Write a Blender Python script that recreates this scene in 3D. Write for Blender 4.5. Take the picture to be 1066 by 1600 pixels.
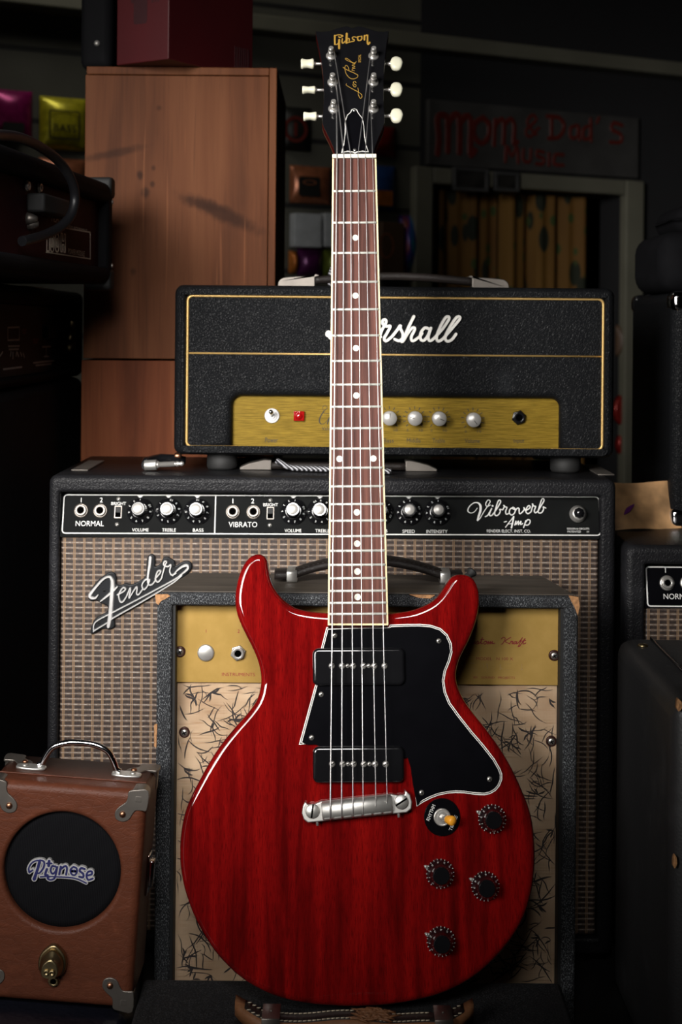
import bpy, bmesh, math, random
from math import sin, cos, pi, radians, sqrt, atan2
from mathutils import Vector, Matrix

# ------------------------------------------------------------------ clear
for _o in list(bpy.data.objects):
    bpy.data.objects.remove(_o, do_unlink=True)
scene = bpy.context.scene
COL = scene.collection

# ------------------------------------------------------------------ camera (50 mm, level, slightly rolled, shifted down)
H = 1.65
ROLL = radians(0.5)
FPX = 50.0 / 36.0 * 1600.0
CX, CY = 533.0, 510.0
cam_data = bpy.data.cameras.new('camera')
cam = bpy.data.objects.new('camera', cam_data)
COL.objects.link(cam)
cam_data.lens = 50.0
cam_data.sensor_fit = 'VERTICAL'
cam_data.sensor_height = 36.0
cam_data.sensor_width = 24.0
cam_data.shift_y = -(800.0 - CY) / 1600.0
cam_data.clip_start = 0.02
cam_data.dof.use_dof = True
cam_data.dof.focus_distance = 1.38
cam_data.dof.aperture_fstop = 8.0
cam.matrix_world = Matrix.Translation((0, 0, H)) @ Matrix.Rotation(pi / 2, 4, 'X') @ Matrix.Rotation(ROLL, 4, 'Z')
scene.camera = cam

# ------------------------------------------------------------------ light and exposure
world = bpy.data.worlds.new('world')
scene.world = world
world.use_nodes = True
_bg = world.node_tree.nodes['Background']
_bg.inputs['Color'].default_value = (0.75, 0.85, 1.0, 1)
_bg.inputs['Strength'].default_value = 0.004
scene.view_settings.view_transform = 'Standard'
scene.view_settings.look = 'None'
scene.view_settings.exposure = 0.0
scene.view_settings.gamma = 1.0
scene.view_settings.use_curve_mapping = False


def area(name, loc, target, sx, sy, power, color=(1, 1, 1), spread=180):
    d = bpy.data.lights.new(name, 'AREA')
    d.shape = 'RECTANGLE'
    d.size, d.size_y = sx, sy
    d.energy = power
    d.color = color
    d.spread = radians(spread)
    o = bpy.data.objects.new(name, d)
    COL.objects.link(o)
    dv = (Vector(target) - Vector(loc))
    o.rotation_euler = dv.to_track_quat('-Z', 'Y').to_euler()
    o.location = loc
    return o


area('key_softbox', (-0.70, 0.26, H + 0.34), (-0.06, 1.56, H + 0.02), 0.58, 0.80, 4.5, (1.0, 0.965, 0.92), 46)
area('front_softbox', (-0.20, 0.06, H + 0.56), (-0.27, 1.45, H - 0.22), 0.50, 0.40, 1.45, (1.0, 0.97, 0.94), 38)
area('strip_softbox', (-0.86, 0.80, H - 0.22), (-0.05, 1.36, H - 0.36), 0.10, 0.95, 0.26, (1.0, 0.95, 0.95), 180)

area('back_wall_fill', (-0.5, 2.62, H + 1.15), (-0.35, 3.1, H + 0.1), 0.5, 0.2, 0.9, (1.0, 0.95, 0.85), 140)  # added fill with no fixture in the shop; lifts the dim back wall

# ------------------------------------------------------------------ picture -> place
CAMLOC = Vector((0, 0, H))
RX = Vector((cos(ROLL), 0, sin(ROLL)))
UX = Vector((-sin(ROLL), 0, cos(ROLL)))


def ray(u, v):
    return Vector((0, 1, 0)) + RX * ((u - CX) / FPX) - UX * ((v - CY) / FPX)


def P(u, v, y):
    return CAMLOC + ray(u, v) * y


class Frame:
    """A flat working plane: origin, across, up, and the normal that faces the viewer."""

    def __init__(self, o, ex=(1, 0, 0), up=(0, 0, 1)):
        self.o = Vector(o)
        self.ex = Vector(ex).normalized()
        u = Vector(up)
        self.up = (u - self.ex * u.dot(self.ex)).normalized()
        self.n = self.ex.cross(self.up).normalized()

    def px(self, u, v, n=0.0):
        r = ray(u, v)
        o = self.o + self.n * n
        t = (o - CAMLOC).dot(self.n) / r.dot(self.n)
        q = CAMLOC + r * t - o
        return (q.dot(self.ex), q.dot(self.up))

    def pxs(self, pts, n=0.0):
        return [self.px(p[0], p[1], n) for p in pts]

    def w(self, a, b, n=0.0):
        return self.o + self.ex * a + self.up * b + self.n * n

    def at(self, a, b, n=0.0, rot=0.0):
        ex = self.ex * cos(rot) + self.up * sin(rot)
        up = self.up * cos(rot) - self.ex * sin(rot)
        return Frame(self.w(a, b, n), ex, up)

    def atpx(self, u, v, n=0.0, rot=0.0):
        a, b = self.px(u, v, n)
        return self.at(a, b, n, rot)


# ------------------------------------------------------------------ 2D helpers
def parea(p):
    return 0.5 * sum(p[i][0] * p[(i + 1) % len(p)][1] - p[(i + 1) % len(p)][0] * p[i][1] for i in range(len(p)))


def ccw(p):
    return list(p) if parea(p) > 0 else list(reversed(p))


def smooth(pts, closed=True, k=5):
    out = []
    m = len(pts)
    rng = range(m) if closed else range(m - 1)
    for i in rng:
        if closed:
            p0, p1, p2, p3 = pts[i - 1], pts[i], pts[(i + 1) % m], pts[(i + 2) % m]
        else:
            p0, p1, p2, p3 = pts[max(i - 1, 0)], pts[i], pts[i + 1], pts[min(i + 2, m - 1)]
        for j in range(k):
            t = j / k
            out.append(tuple(0.5 * (2 * b + (c - a) * t + (2 * a - 5 * b + 4 * c - d) * t * t + (3 * b - a - 3 * c + d) * t ** 3)
                             for a, b, c, d in zip(p0, p1, p2, p3)))
    if not closed:
        out.append(tuple(pts[-1]))
    return out


def offset(p, d):
    """Inset a counter-clockwise outline by d (a number or one per point)."""
    m = len(p)
    out = []
    for i in range(m):
        a, b, c = p[i - 1], p[i], p[(i + 1) % m]
        d1 = Vector((b[0] - a[0], b[1] - a[1]))
        d2 = Vector((c[0] - b[0], c[1] - b[1]))
        if d1.length < 1e-9:
            d1 = d2.copy()
        if d2.length < 1e-9:
            d2 = d1.copy()
        d1.normalize()
        d2.normalize()
        n1 = Vector((-d1.y, d1.x))
        n2 = Vector((-d2.y, d2.x))
        nn = n1 + n2
        if nn.length < 1e-6:
            nn = n1.copy()
        nn.normalize()
        s = max(nn.dot(n1), 0.4)
        dd = d[i] if isinstance(d, (list, tuple)) else d
        out.append((b[0] + nn.x * dd / s, b[1] + nn.y * dd / s))
    return out


def rrect(a0, a1, b0, b1, r, k=5):
    out = []
    for cx, cy, s in ((a1 - r, b1 - r, 0), (a0 + r, b1 - r, 1), (a0 + r, b0 + r, 2), (a1 - r, b0 + r, 3)):
        for j in range(k + 1):
            t = (s + j / k) * pi / 2
            out.append((cx + r * cos(t), cy + r * sin(t)))
    return out


def circle(cx, cy, r, k=32, ph=0.0):
    return [(cx + r * cos(ph + 2 * pi * i / k), cy + r * sin(ph + 2 * pi * i / k)) for i in range(k)]


# ------------------------------------------------------------------ mesh builder (world coordinates)
class MB:
    def __init__(self):
        self.v, self.f, self.s, self.m = [], [], [], []
        self.mi = 0

    def add(self, vs, fs, sm=True):
        b = len(self.v)
        self.v += [Vector(x) for x in vs]
        for f in fs:
            self.f.append([b + i for i in f])
            self.s.append(sm)
            self.m.append(self.mi)
        return b

    def loops(self, ls, close_ring=False, cap0=True, cap1=True, sm=True):
        """Skin a list of equally long closed loops."""
        k = len(ls[0])
        b = len(self.v)
        for l in ls:
            self.v += [Vector(x) for x in l]
        n = len(ls)
        for i in range(n if close_ring else n - 1):
            j = (i + 1) % n
            for q in range(k):
                r = (q + 1) % k
                self.f.append([b + i * k + q, b + i * k + r, b + j * k + r, b + j * k + q])
                self.s.append(sm)
                self.m.append(self.mi)
        if not close_ring:
            if cap0:
                self.f.append([b + q for q in range(k)][::-1])
                self.s.append(False)
                self.m.append(self.mi)
            if cap1:
                self.f.append([b + (n - 1) * k + q for q in range(k)])
                self.s.append(False)
                self.m.append(self.mi)
        return self

    def prism(self, fr, pts, n0, n1, rf=0.0, rb=0.0, seg=4, w=None):
        if w is not None and parea(pts) < 0:
            w = list(reversed(w))
        p = ccw(pts)
        ls = []

        def ins(d):
            return offset(p, [d * x for x in w]) if w is not None else offset(p, d)
        if rb > 0:
            ls = [[fr.w(a, b, n0 + rb - rb * cos(i / seg * pi / 2)) for a, b in ins(rb - rb * sin(i / seg * pi / 2))] for i in range(seg + 1)]
        else:
            ls.append([fr.w(a, b, n0) for a, b in p])
        if rf > 0:
            for i in range(seg + 1):
                t = i / seg * pi / 2
                ls.append([fr.w(a, b, n1 - rf + rf * sin(t)) for a, b in ins(rf - rf * cos(t))])
        else:
            ls.append([fr.w(a, b, n1) for a, b in p])
        return self.loops(ls, sm=(rf > 0 or rb > 0 or len(p) > 14))

    def ring(self, fr, outer, inner, n0, n1, ro=0.0, ri=0.0, seg=4):
        o = ccw(outer)
        i_ = ccw(inner)
        ls = [[fr.w(a, b, n0) for a, b in o]]
        for q in range(seg + 1):
            t = q / seg * pi / 2
            ls.append([fr.w(a, b, n1 - ro + ro * sin(t)) for a, b in offset(o, ro - ro * cos(t))])
        for q in range(seg + 1):
            t = (1 - q / seg) * pi / 2
            ls.append([fr.w(a, b, n1 - ri + ri * sin(t)) for a, b in offset(i_, -(ri - ri * cos(t)))])
        ls.append([fr.w(a, b, n0) for a, b in i_])
        f0 = len(self.f)
        self.loops(ls, close_ring=True)
        k = len(o)
        for band in (seg + 1, len(ls) - 1):
            for q in range(k):
                self.s[f0 + band * k + q] = False
        return self

    def box(self, fr, a0, a1, b0, b1, n0, n1, bev=0.0, seg=2):
        if bev <= 0:
            vs = [fr.w(a, b, n) for n in (n0, n1) for b in (b0, b1) for a in (a0, a1)]
            self.add(vs, [(0, 2, 3, 1), (4, 5, 7, 6), (0, 1, 5, 4), (2, 6, 7, 3), (0, 4, 6, 2), (1, 3, 7, 5)], False)
            return self
        bm = bmesh.new()
        vs = [bm.verts.new((a, b, n)) for n in (n0, n1) for b in (b0, b1) for a in (a0, a1)]
        for f in [(0, 2, 3, 1), (4, 5, 7, 6), (0, 1, 5, 4), (2, 6, 7, 3), (0, 4, 6, 2), (1, 3, 7, 5)]:
            bm.faces.new([vs[i] for i in f])
        big = set(bm.faces)
        bmesh.ops.bevel(bm, geom=list(bm.edges), offset=bev, segments=seg, affect='EDGES', profile=0.5)
        bm.verts.index_update()
        sz = sorted((f.calc_area() for f in bm.faces), reverse=True)
        thr = sz[5] * 0.999 if len(sz) > 5 else 0
        base = len(self.v)
        self.v += [fr.w(*v.co) for v in bm.verts]
        for f in bm.faces:
            self.f.append([base + v.index for v in f.verts])
            self.s.append(f.calc_area() < thr)
            self.m.append(self.mi)
        bm.free()
        return self

    def lathe(self, fr, prof, seg=32, a=0.0, b=0.0, n=0.0):
        ls = []
        for r, h in prof:
            r = max(r, 1e-5)
            ls.append([fr.w(a + r * cos(2 * pi * i / seg), b + r * sin(2 * pi * i / seg), n + h) for i in range(seg)])
        f0 = len(self.f)
        self.loops(ls, cap0=True, cap1=True)
        for i in range(len(prof) - 1):
            if abs(prof[i][1] - prof[i + 1][1]) < 1e-7:      # a flat face stays flat
                for q in range(seg):
                    self.s[f0 + i * seg + q] = False
        return self

    def tube(self, pts, r, seg=10, closed=False):
        pts = [Vector(p) for p in pts]
        m = len(pts)
        rr = r if isinstance(r, (list, tuple)) else [r] * m
        ls = []
        prev = None
        for i in range(m):
            a = pts[i - 1] if (i > 0 or closed) else pts[i]
            c = pts[(i + 1) % m] if (i < m - 1 or closed) else pts[i]
            t = (c - a)
            if t.length < 1e-9:
                t = Vector((0, 0, 1))
            t.normalize()
            if prev is None:
                x = t.orthogonal().normalized()
            else:
                x = prev - t * prev.dot(t)
                if x.length < 1e-6:
                    x = t.orthogonal()
                x.normalize()
            prev = x
            y = t.cross(x)
            ls.append([pts[i] + (x * cos(2 * pi * q / seg) + y * sin(2 * pi * q / seg)) * rr[i] for q in range(seg)])
        return self.loops(ls, close_ring=closed)

    def stroke(self, fr, pts, wid, n0, n1, k=6, smooth_=True, rnd=0.75):
        """A pen stroke lying on a plane, with round ends; wid is a width or one per control point."""
        if isinstance(wid, (list, tuple)):
            p3 = [(p[0], p[1], w_) for p, w_ in zip(pts, wid)]
        else:
            p3 = [(p[0], p[1], wid) for p in pts]
        c = smooth(p3, False, k) if (smooth_ and len(p3) > 2) else p3
        m = len(c)
        sec = []
        for i in range(m):
            a, b = c[max(i - 1, 0)], c[min(i + 1, m - 1)]
            d = Vector((b[0] - a[0], b[1] - a[1]))
            if d.length < 1e-9:
                d = Vector((1, 0))
            d.normalize()
            hw = c[i][2] / 2
            if i == 0:
                for q in (1.0, 0.8, 0.45):
                    sec.append((c[i][0] - d.x * hw * q, c[i][1] - d.y * hw * q, d, hw * max(sqrt(1 - q * q), 0.06)))
            sec.append((c[i][0], c[i][1], d, hw))
            if i == m - 1:
                for q in (0.45, 0.8, 1.0):
                    sec.append((c[i][0] + d.x * hw * q, c[i][1] + d.y * hw * q, d, hw * max(sqrt(1 - q * q), 0.06)))
        # crossing strokes must not lie in exactly one plane: each climbs by a hair along its length
        self.ns = getattr(self, 'ns', 0) + 1
        hair = max((n1 - n0) * 0.03, 0.00002)
        ls = []
        for si, (x, y, d, hw) in enumerate(sec):
            nx, ny = -d.y, d.x
            nt = n1 + hair * (self.ns % 7) + hair * 2.5 * si / len(sec)
            ls.append([fr.w(x + nx * hw, y + ny * hw, n0), fr.w(x + nx * hw * rnd, y + ny * hw * rnd, nt),
                       fr.w(x - nx * hw * rnd, y - ny * hw * rnd, nt), fr.w(x - nx * hw, y - ny * hw, n0)])
        return self.loops(ls, sm=False)

    def text(self, fr, s, a0, a1, b0, b1, n=0.0002, shear=0.0, keep=False):
        """Lettering fitted into the box a0..a1, b0..b1 (keep: only the height is fitted, centred)."""
        vs, fs = glyphs(s)
        keep = keep or len(s) == 1
        xs = [v[0] for v in vs]
        ys = [v[1] for v in vs]
        x0, x1, y0, y1 = min(xs), max(xs), min(ys), max(ys)
        sy = (b1 - b0) / max(y1 - y0, 1e-6)
        sx = (a1 - a0) / max(x1 - x0, 1e-6)
        ac = (a0 + a1) / 2
        if keep:
            sx = sy
        out = []
        for x, y in vs:
            yy = (y - y0) * sy
            out.append(fr.w(ac + (x - (x0 + x1) / 2) * sx + shear * (yy - (b1 - b0) / 2), b0 + yy, n))
        self.add(out, fs, False)
        return self

    def textpx(self, fr, s, u0, u1, v0, v1, n=0.0002, shear=0.0):
        a0, b1 = fr.px((u0), (v0), n)
        a1, b0 = fr.px((u1), (v1), n)
        return self.text(fr, s, a0, a1, b0, b1, n, shear)

    def mesh(self, name, inv):
        me = bpy.data.meshes.new(name)
        me.from_pydata([inv @ v for v in self.v], [], self.f)
        me.polygons.foreach_set('use_smooth', self.s)
        me.polygons.foreach_set('material_index', self.m)
        bm = bmesh.new()
        bm.from_mesh(me)
        bmesh.ops.recalc_face_normals(bm, faces=bm.faces)
        bm.to_mesh(me)
        bm.free()
        me.update()
        return me


_gc = {}


def glyphs(s):
    if s in _gc:
        return _gc[s]
    cu = bpy.data.curves.new('glyphs', 'FONT')
    cu.body = s
    cu.resolution_u = 3
    o = bpy.data.objects.new('glyphs', cu)
    me = bpy.data.meshes.new_from_object(o)
    vs = [(v.co.x, v.co.y) for v in me.vertices]
    fs = [list(p.vertices) for p in me.polygons]
    bpy.data.objects.remove(o)
    bpy.data.curves.remove(cu)
    bpy.data.meshes.remove(me)
    _gc[s] = (vs, fs)
    return _gc[s]


# ------------------------------------------------------------------ objects
WM = {}


def tagit(o, label, cat, group=None):
    o['label'] = label
    o['category'] = cat
    if group:
        o['group'] = group


def thing(name, mat, label, cat, group=None):
    """An Empty at a thing's base; mat is its world matrix."""
    o = bpy.data.objects.new(name, None)
    o.empty_display_size = 0.05
    COL.objects.link(o)
    o.matrix_world = mat
    WM[o.name] = mat.copy()
    tagit(o, label, cat, group)
    return o


def base(x, y, z):
    return Matrix.Translation((x, y, z))


def part(name, mb, mats, parent, label=None):
    M = WM[parent.name]
    me = mb.mesh(name, M.inverted())
    for m in (mats if isinstance(mats, (list, tuple)) else [mats]):
        me.materials.append(m)
    o = bpy.data.objects.new(name, me)
    COL.objects.link(o)
    o.parent = parent
    WM[o.name] = M
    if label:
        o['label'] = label
    return o


def solo(name, mb, mats, label=None, cat=None, group=None, kind=None):
    xs = [v.x for v in mb.v]
    ys = [v.y for v in mb.v]
    zs = [v.z for v in mb.v]
    M = base((min(xs) + max(xs)) / 2, (min(ys) + max(ys)) / 2, min(zs))
    me = mb.mesh(name, M.inverted())
    for m in (mats if isinstance(mats, (list, tuple)) else [mats]):
        me.materials.append(m)
    o = bpy.data.objects.new(name, me)
    COL.objects.link(o)
    o.matrix_world = M
    WM[o.name] = M
    if kind:
        o['kind'] = kind
    if label:
        tagit(o, label, cat, group)
    return o


# ------------------------------------------------------------------ materials
class NT:
    def __init__(self, name):
        self.mat = bpy.data.materials.new(name)
        self.mat.use_nodes = True
        self.t = self.mat.node_tree
        self.b = self.t.nodes['Principled BSDF']
        self._co = None

    def node(self, typ, **kw):
        n = self.t.nodes.new(typ)
        for k, v in kw.items():
            setattr(n, k, v)
        return n

    def link(self, a, b):
        self.t.links.new(a, b)

    def put(self, sock, v):
        if hasattr(v, 'links'):
            self.link(v, sock)
        else:
            sock.default_value = v

    @property
    def co(self):
        if self._co is None:
            self._co = self.node('ShaderNodeTexCoord').outputs['Object']
        return self._co

    def scaled(self, sx, sy, sz, rot=(0, 0, 0)):
        m = self.node('ShaderNodeMapping')
        m.inputs['Scale'].default_value = (sx, sy, sz)
        m.inputs['Rotation'].default_value = rot
        self.link(self.co, m.inputs['Vector'])
        return m.outputs[0]

    def xyz(self):
        s = self.node('ShaderNodeSeparateXYZ')
        self.link(self.co, s.inputs[0])
        return s.outputs[0], s.outputs[1], s.outputs[2]

    def m(self, op, a, b=0.0, c=0.0, clamp=False):
        n = self.node('ShaderNodeMath', operation=op, use_clamp=clamp)
        self.put(n.inputs[0], a)
        self.put(n.inputs[1], b)
        self.put(n.inputs[2], c)
        return n.outputs[0]

    def ss(self, x, lo, hi):
        n = self.node('ShaderNodeMapRange', interpolation_type='SMOOTHSTEP')
        self.put(n.inputs['Value'], x)
        n.inputs['From Min'].default_value = lo
        n.inputs['From Max'].default_value = hi
        return n.outputs[0]

    def noise(self, vec, scale=1.0, detail=3.0, rough=0.5, dist=0.0):
        n = self.node('ShaderNodeTexNoise')
        self.link(vec, n.inputs['Vector'])
        n.inputs['Scale'].default_value = scale
        n.inputs['Detail'].default_value = detail
        n.inputs['Roughness'].default_value = rough
        n.inputs['Distortion'].default_value = dist
        return n.outputs[0]

    def voro(self, vec, scale, feature='F1', rnd=1.0):
        n = self.node('ShaderNodeTexVoronoi', feature=feature)
        self.link(vec, n.inputs['Vector'])
        n.inputs['Scale'].default_value = scale
        n.inputs['Randomness'].default_value = rnd
        return n.outputs['Distance']

    def ramp(self, x, stops):
        n = self.node('ShaderNodeValToRGB')
        self.link(x, n.inputs[0])
        e = n.color_ramp.elements
        while len(e) < len(stops):
            e.new(0.5)
        for el, (p, c) in zip(e, stops):
            el.position = p
            el.color = (c[0], c[1], c[2], 1)
        return n.outputs[0]

    def mix(self, f, a, b, blend='MIX'):
        n = self.node('ShaderNodeMix', data_type='RGBA', blend_type=blend)
        self.put(n.inputs[0], f)
        for s, v in ((n.inputs[6], a), (n.inputs[7], b)):
            if isinstance(v, tuple):
                v = (v[0], v[1], v[2], 1)
            self.put(s, v)
        return n.outputs[2]

    def bump(self, h, strength=0.5, dist=0.001):
        n = self.node('ShaderNodeBump')
        n.inputs['Strength'].default_value = strength
        n.inputs['Distance'].default_value = dist
        self.link(h, n.inputs['Height'])
        self.link(n.outputs[0], self.b.inputs['Normal'])

    def fin(self, color, rough=0.5, metal=0.0, coat=0.0, coat_rough=0.05, spec=0.5):
        c = color
        if isinstance(c, tuple):
            c = (c[0], c[1], c[2], 1)
        self.put(self.b.inputs['Base Color'], c)
        self.put(self.b.inputs['Roughness'], rough)
        self.b.inputs['Metallic'].default_value = metal
        self.b.inputs['Coat Weight'].default_value = coat
        self.b.inputs['Coat Roughness'].default_value = coat_rough
        self.b.inputs['Specular IOR Level'].default_value = spec
        return self.mat


def plain(name, color, rough=0.5, metal=0.0, coat=0.0, spec=0.5, var=0.12, vs=40.0):
    t = NT(name)
    n = t.noise(t.co, vs, 3)
    lo = tuple(c * (1 - var) for c in color)
    hi = tuple(min(c * (1 + var), 1) for c in color)
    return t.fin(t.ramp(n, [(0.3, lo), (0.7, hi)]), rough, metal, coat, 0.05, spec)


def tolex(name, scale=300.0, color=(0.011, 0.011, 0.0125), strength=0.5, rough=0.42, dist=0.0008, spec=0.28):
    t = NT(name)
    v = t.voro(t.co, scale, 'F1')
    v2 = t.voro(t.scaled(1, 1, 0.8), scale * 0.62, 'DISTANCE_TO_EDGE')
    n = t.noise(t.co, scale * 1.6, 2)
    h = t.m('ADD', t.m('MULTIPLY', v, -0.5), t.m('ADD', t.m('MINIMUM', t.m('MULTIPLY', v2, 3.0), 0.5), t.m('MULTIPLY', n, 0.4)))
    t.bump(h, strength, dist)
    wear = t.noise(t.co, 14, 4, 0.6)
    c = t.mix(t.ss(wear, 0.55, 0.8), color, tuple(x * 1.9 for x in color))
    return t.fin(c, rough, spec=spec)


def wood(name, dark, mid, light, sx, sz, pore=0.5, rough=0.3, coat=0.0, coat_rough=0.06, fx=700.0, fz=22.0, mid_at=0.5, spec=0.3):
    t = NT(name)
    big = t.noise(t.scaled(sx, sx, sz), 1.0, 4, 0.55, 0.4)
    c = t.ramp(big, [(0.28, dark), (mid_at, mid), (0.74, light)])
    fine = t.noise(t.scaled(fx, fx, fz), 1.0, 2, 0.6)
    fm = t.m('MULTIPLY', t.ss(fine, 0.45, 0.72), pore)
    c = t.mix(fm, c, dark)
    return t.fin(c, rough, 0, coat, coat_rough, spec), t


M = {}
M['tolex'] = tolex('black_tolex', 480.0, strength=0.5, rough=0.4, spec=0.16)
M['levant'] = tolex('black_levant_vinyl', 560.0, (0.008, 0.0085, 0.0095), 0.9, 0.30, 0.0007, 0.065)
M['vinyl'] = tolex('black_smooth_vinyl', 500.0, (0.006, 0.006, 0.007), 0.2, 0.75, spec=0.08)
_t = NT('scuffed_black_cloth')
_n = _t.noise(_t.co, 900, 2, 0.6)
_n2 = _t.noise(_t.co, 12, 4, 0.7)
_c = _t.mix(_t.ss(_n, 0.45, 0.75), (0.010, 0.010, 0.011), (0.050, 0.050, 0.053))
_c = _t.mix(_t.m('MULTIPLY', _t.ss(_n2, 0.45, 0.7), 0.6), _c, (0.014, 0.014, 0.016))
_t.bump(_n, 0.3, 0.0005)
M['scuffed'] = _t.fin(_c, 0.75, spec=0.15)
M['black'] = plain('gloss_black_plastic', (0.006, 0.006, 0.007), 0.12, coat=0.6)
M['pick'] = plain('black_pickguard', (0.003, 0.003, 0.004), 0.14, spec=0.25)
M['matte'] = plain('matte_black', (0.008, 0.008, 0.008), 0.7)
M['soft_black'] = plain('soft_black_nylon', (0.006, 0.006, 0.007), 0.8, spec=0.06)
M['hole'] = plain('dark_hole', (0.001, 0.001, 0.001), 0.9, spec=0.0)
M['white'] = plain('white_plastic', (0.86, 0.84, 0.79), 0.35)
M['bone'] = plain('bone_nut', (0.72, 0.68, 0.58), 0.4)
M['cream'] = plain('aged_cream_binding', (0.80, 0.66, 0.38), 0.35)
M['ivory'] = plain('aged_ivory_button', (0.68, 0.67, 0.52), 0.3, var=0.06)
M['badge_metal'] = plain('bright_badge_metal', (0.74, 0.73, 0.72), 0.34, 0.55)
M['nickel'] = plain('worn_nickel', (0.58, 0.56, 0.53), 0.30, 0.75)
M['satin'] = plain('satin_nickel', (0.60, 0.59, 0.56), 0.42, 0.85)
M['chrome'] = plain('chrome', (0.80, 0.80, 0.82), 0.10, 1.0, var=0.03)
M['fret'] = plain('fret_wire', (0.66, 0.66, 0.60), 0.4, 0.35)
M['string'] = plain('steel_string', (0.72, 0.70, 0.70), 0.32, 0.9)
M['gold_foil'] = plain('gold_inlay', (0.58, 0.34, 0.06), 0.4, 0.3)
M['silk'] = plain('white_silkscreen', (0.74, 0.74, 0.72), 0.6)
M['black_ink'] = plain('black_ink', (0.02, 0.015, 0.01), 0.6)
M['red_ink'] = plain('dark_red_ink', (0.22, 0.012, 0.015), 0.6)
M['gold_cord'] = plain('gold_piping', (0.62, 0.40, 0.14), 0.38, 0.5)
M['brass'] = plain('tarnished_brass', (0.36, 0.28, 0.15), 0.34, 1.0)
M['copper'] = plain('copper_rivet', (0.45, 0.22, 0.13), 0.35, 1.0)
M['amber'] = plain('amber_switch_tip', (0.95, 0.40, 0.03), 0.3, var=0.05)
M['pearl'] = plain('pearloid_dot', (0.66, 0.66, 0.58), 0.3, var=0.2, vs=500)
M['screw'] = plain('screw_steel', (0.62, 0.60, 0.56), 0.3, 0.9)
M['cup'] = plain('brown_cup_washer', (0.05, 0.018, 0.014), 0.3, 0.4)
M['dull'] = plain('dull_corner_metal', (0.20, 0.18, 0.16), 0.42, 0.85)
M['panel_black'] = plain('matte_black_panel', (0.007, 0.0075, 0.0075), 0.6, spec=0.03)
M['navy'] = plain('navy_enamel', (0.022, 0.024, 0.10), 0.3)
M['spun'] = plain('spun_aluminium', (0.46, 0.445, 0.42), 0.34, 0.4)
M['charcoal'] = plain('charcoal_badge', (0.010, 0.011, 0.013), 0.4, spec=0.25)
M['worn_wood'] = plain('bare_worn_edge', (0.34, 0.17, 0.07), 0.75, var=0.4, vs=300)
M['stitch'] = plain('pale_stitching', (0.52, 0.45, 0.33), 0.7)
M['strip'] = plain('dull_metal_strip', (0.15, 0.135, 0.12), 0.5, 0.7)

M['mahogany'], _t = wood('cherry_mahogany', (0.052, 0.0014, 0.0016), (0.150, 0.0028, 0.0030), (0.25, 0.0050, 0.0042), 85.0, 7.0, 0.8, 0.5, 1.0, 0.03, 1500.0, 95.0, spec=0.0)
M['mahogany_side'], _t = wood('dark_mahogany_edge', (0.008, 0.001, 0.001), (0.025, 0.002, 0.002), (0.045, 0.003, 0.003), 30.0, 3.0, 0.4, 0.3, 0.6)
M['rosewood'], _t = wood('rosewood', (0.026, 0.009, 0.007), (0.100, 0.036, 0.027), (0.175, 0.068, 0.050), 150.0, 5.0, 0.45, 0.45, 0.0, 0.1, 900.0, 30.0, spec=0.12)


def cedar(name, dark, mid, light, knots):
    t = NT(name)
    big = t.noise(t.scaled(22, 22, 1.6), 1.0, 5, 0.55, 0.6)
    c = t.ramp(big, [(0.25, dark), (0.5, mid), (0.8, light)])
    fine = t.noise(t.scaled(330, 330, 9), 1.0, 2, 0.6)
    c = t.mix(t.m('MULTIPLY', t.ss(fine, 0.5, 0.75), 0.35), c, dark)
    x, y, z = t.xyz()
    for kx, kz, rx, rz, ang, amt in knots:
        dx = t.m('SUBTRACT', x, kx)
        dz = t.m('SUBTRACT', z, kz)
        p = t.m('DIVIDE', t.m('ADD', t.m('MULTIPLY', dx, cos(ang)), t.m('MULTIPLY', dz, sin(ang))), rx)
        q = t.m('DIVIDE', t.m('SUBTRACT', t.m('MULTIPLY', dz, cos(ang)), t.m('MULTIPLY', dx, sin(ang))), rz)
        r = t.m('SQRT', t.m('ADD', t.m('MULTIPLY', p, p), t.m('MULTIPLY', q, q)))
        r = t.m('ADD', r, t.m('MULTIPLY', t.m('SUBTRACT', t.noise(t.scaled(90, 90, 60), 1.0, 3), 0.5), 0.7))
        k = t.m('MULTIPLY', t.m('SUBTRACT', 1.0, t.ss(r, 0.25, 1.0)), amt)
        c = t.mix(k, c, tuple(v * 0.45 for v in dark))
    # pale scratches
    sc = t.noise(t.scaled(160, 160, 4.5), 1.0, 1, 0.4)
    c = t.mix(t.m('MULTIPLY', t.ss(sc, 0.67, 0.74), 0.30), c, tuple(min(v * 1.7, 1) for v in light))
    return t.fin(c, 0.6, spec=0.12)


def leather(name, col, scale=120.0, strength=0.35):
    t = NT(name)
    v = t.voro(t.scaled(1, 1, 1.7), scale, 'DISTANCE_TO_EDGE')
    n = t.noise(t.scaled(1, 1, 2.2), 38, 6, 0.7, 1.2)
    h = t.m('ADD', t.m('MINIMUM', t.m('MULTIPLY', v, 3.0), 0.3), t.m('MULTIPLY', n, 1.6))
    t.bump(h, strength * 0.9, 0.0012)
    c = t.ramp(n, [(0.3, tuple(x * 0.75 for x in col)), (0.6, col), (0.8, tuple(x * 1.5 for x in col))])
    return t.fin(c, 0.45, spec=0.2)


M['leather'] = leather('brown_leatherette', (0.100, 0.030, 0.015))
M['strap'] = leather('worn_tan_leather', (0.17, 0.075, 0.034), 300.0, 0.3)
M['strap_black'] = leather('black_leather', (0.013, 0.010, 0.009), 300.0, 0.4)


def brushed(name, lo, hi, sx, sz, rough, metal, spec=0.12):
    t = NT(name)
    n = t.noise(t.scaled(sx, sx, sz), 1.0, 3, 0.6)
    return t.fin(t.ramp(n, [(0.32, lo), (0.68, hi)]), rough, metal, spec=spec)


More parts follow.
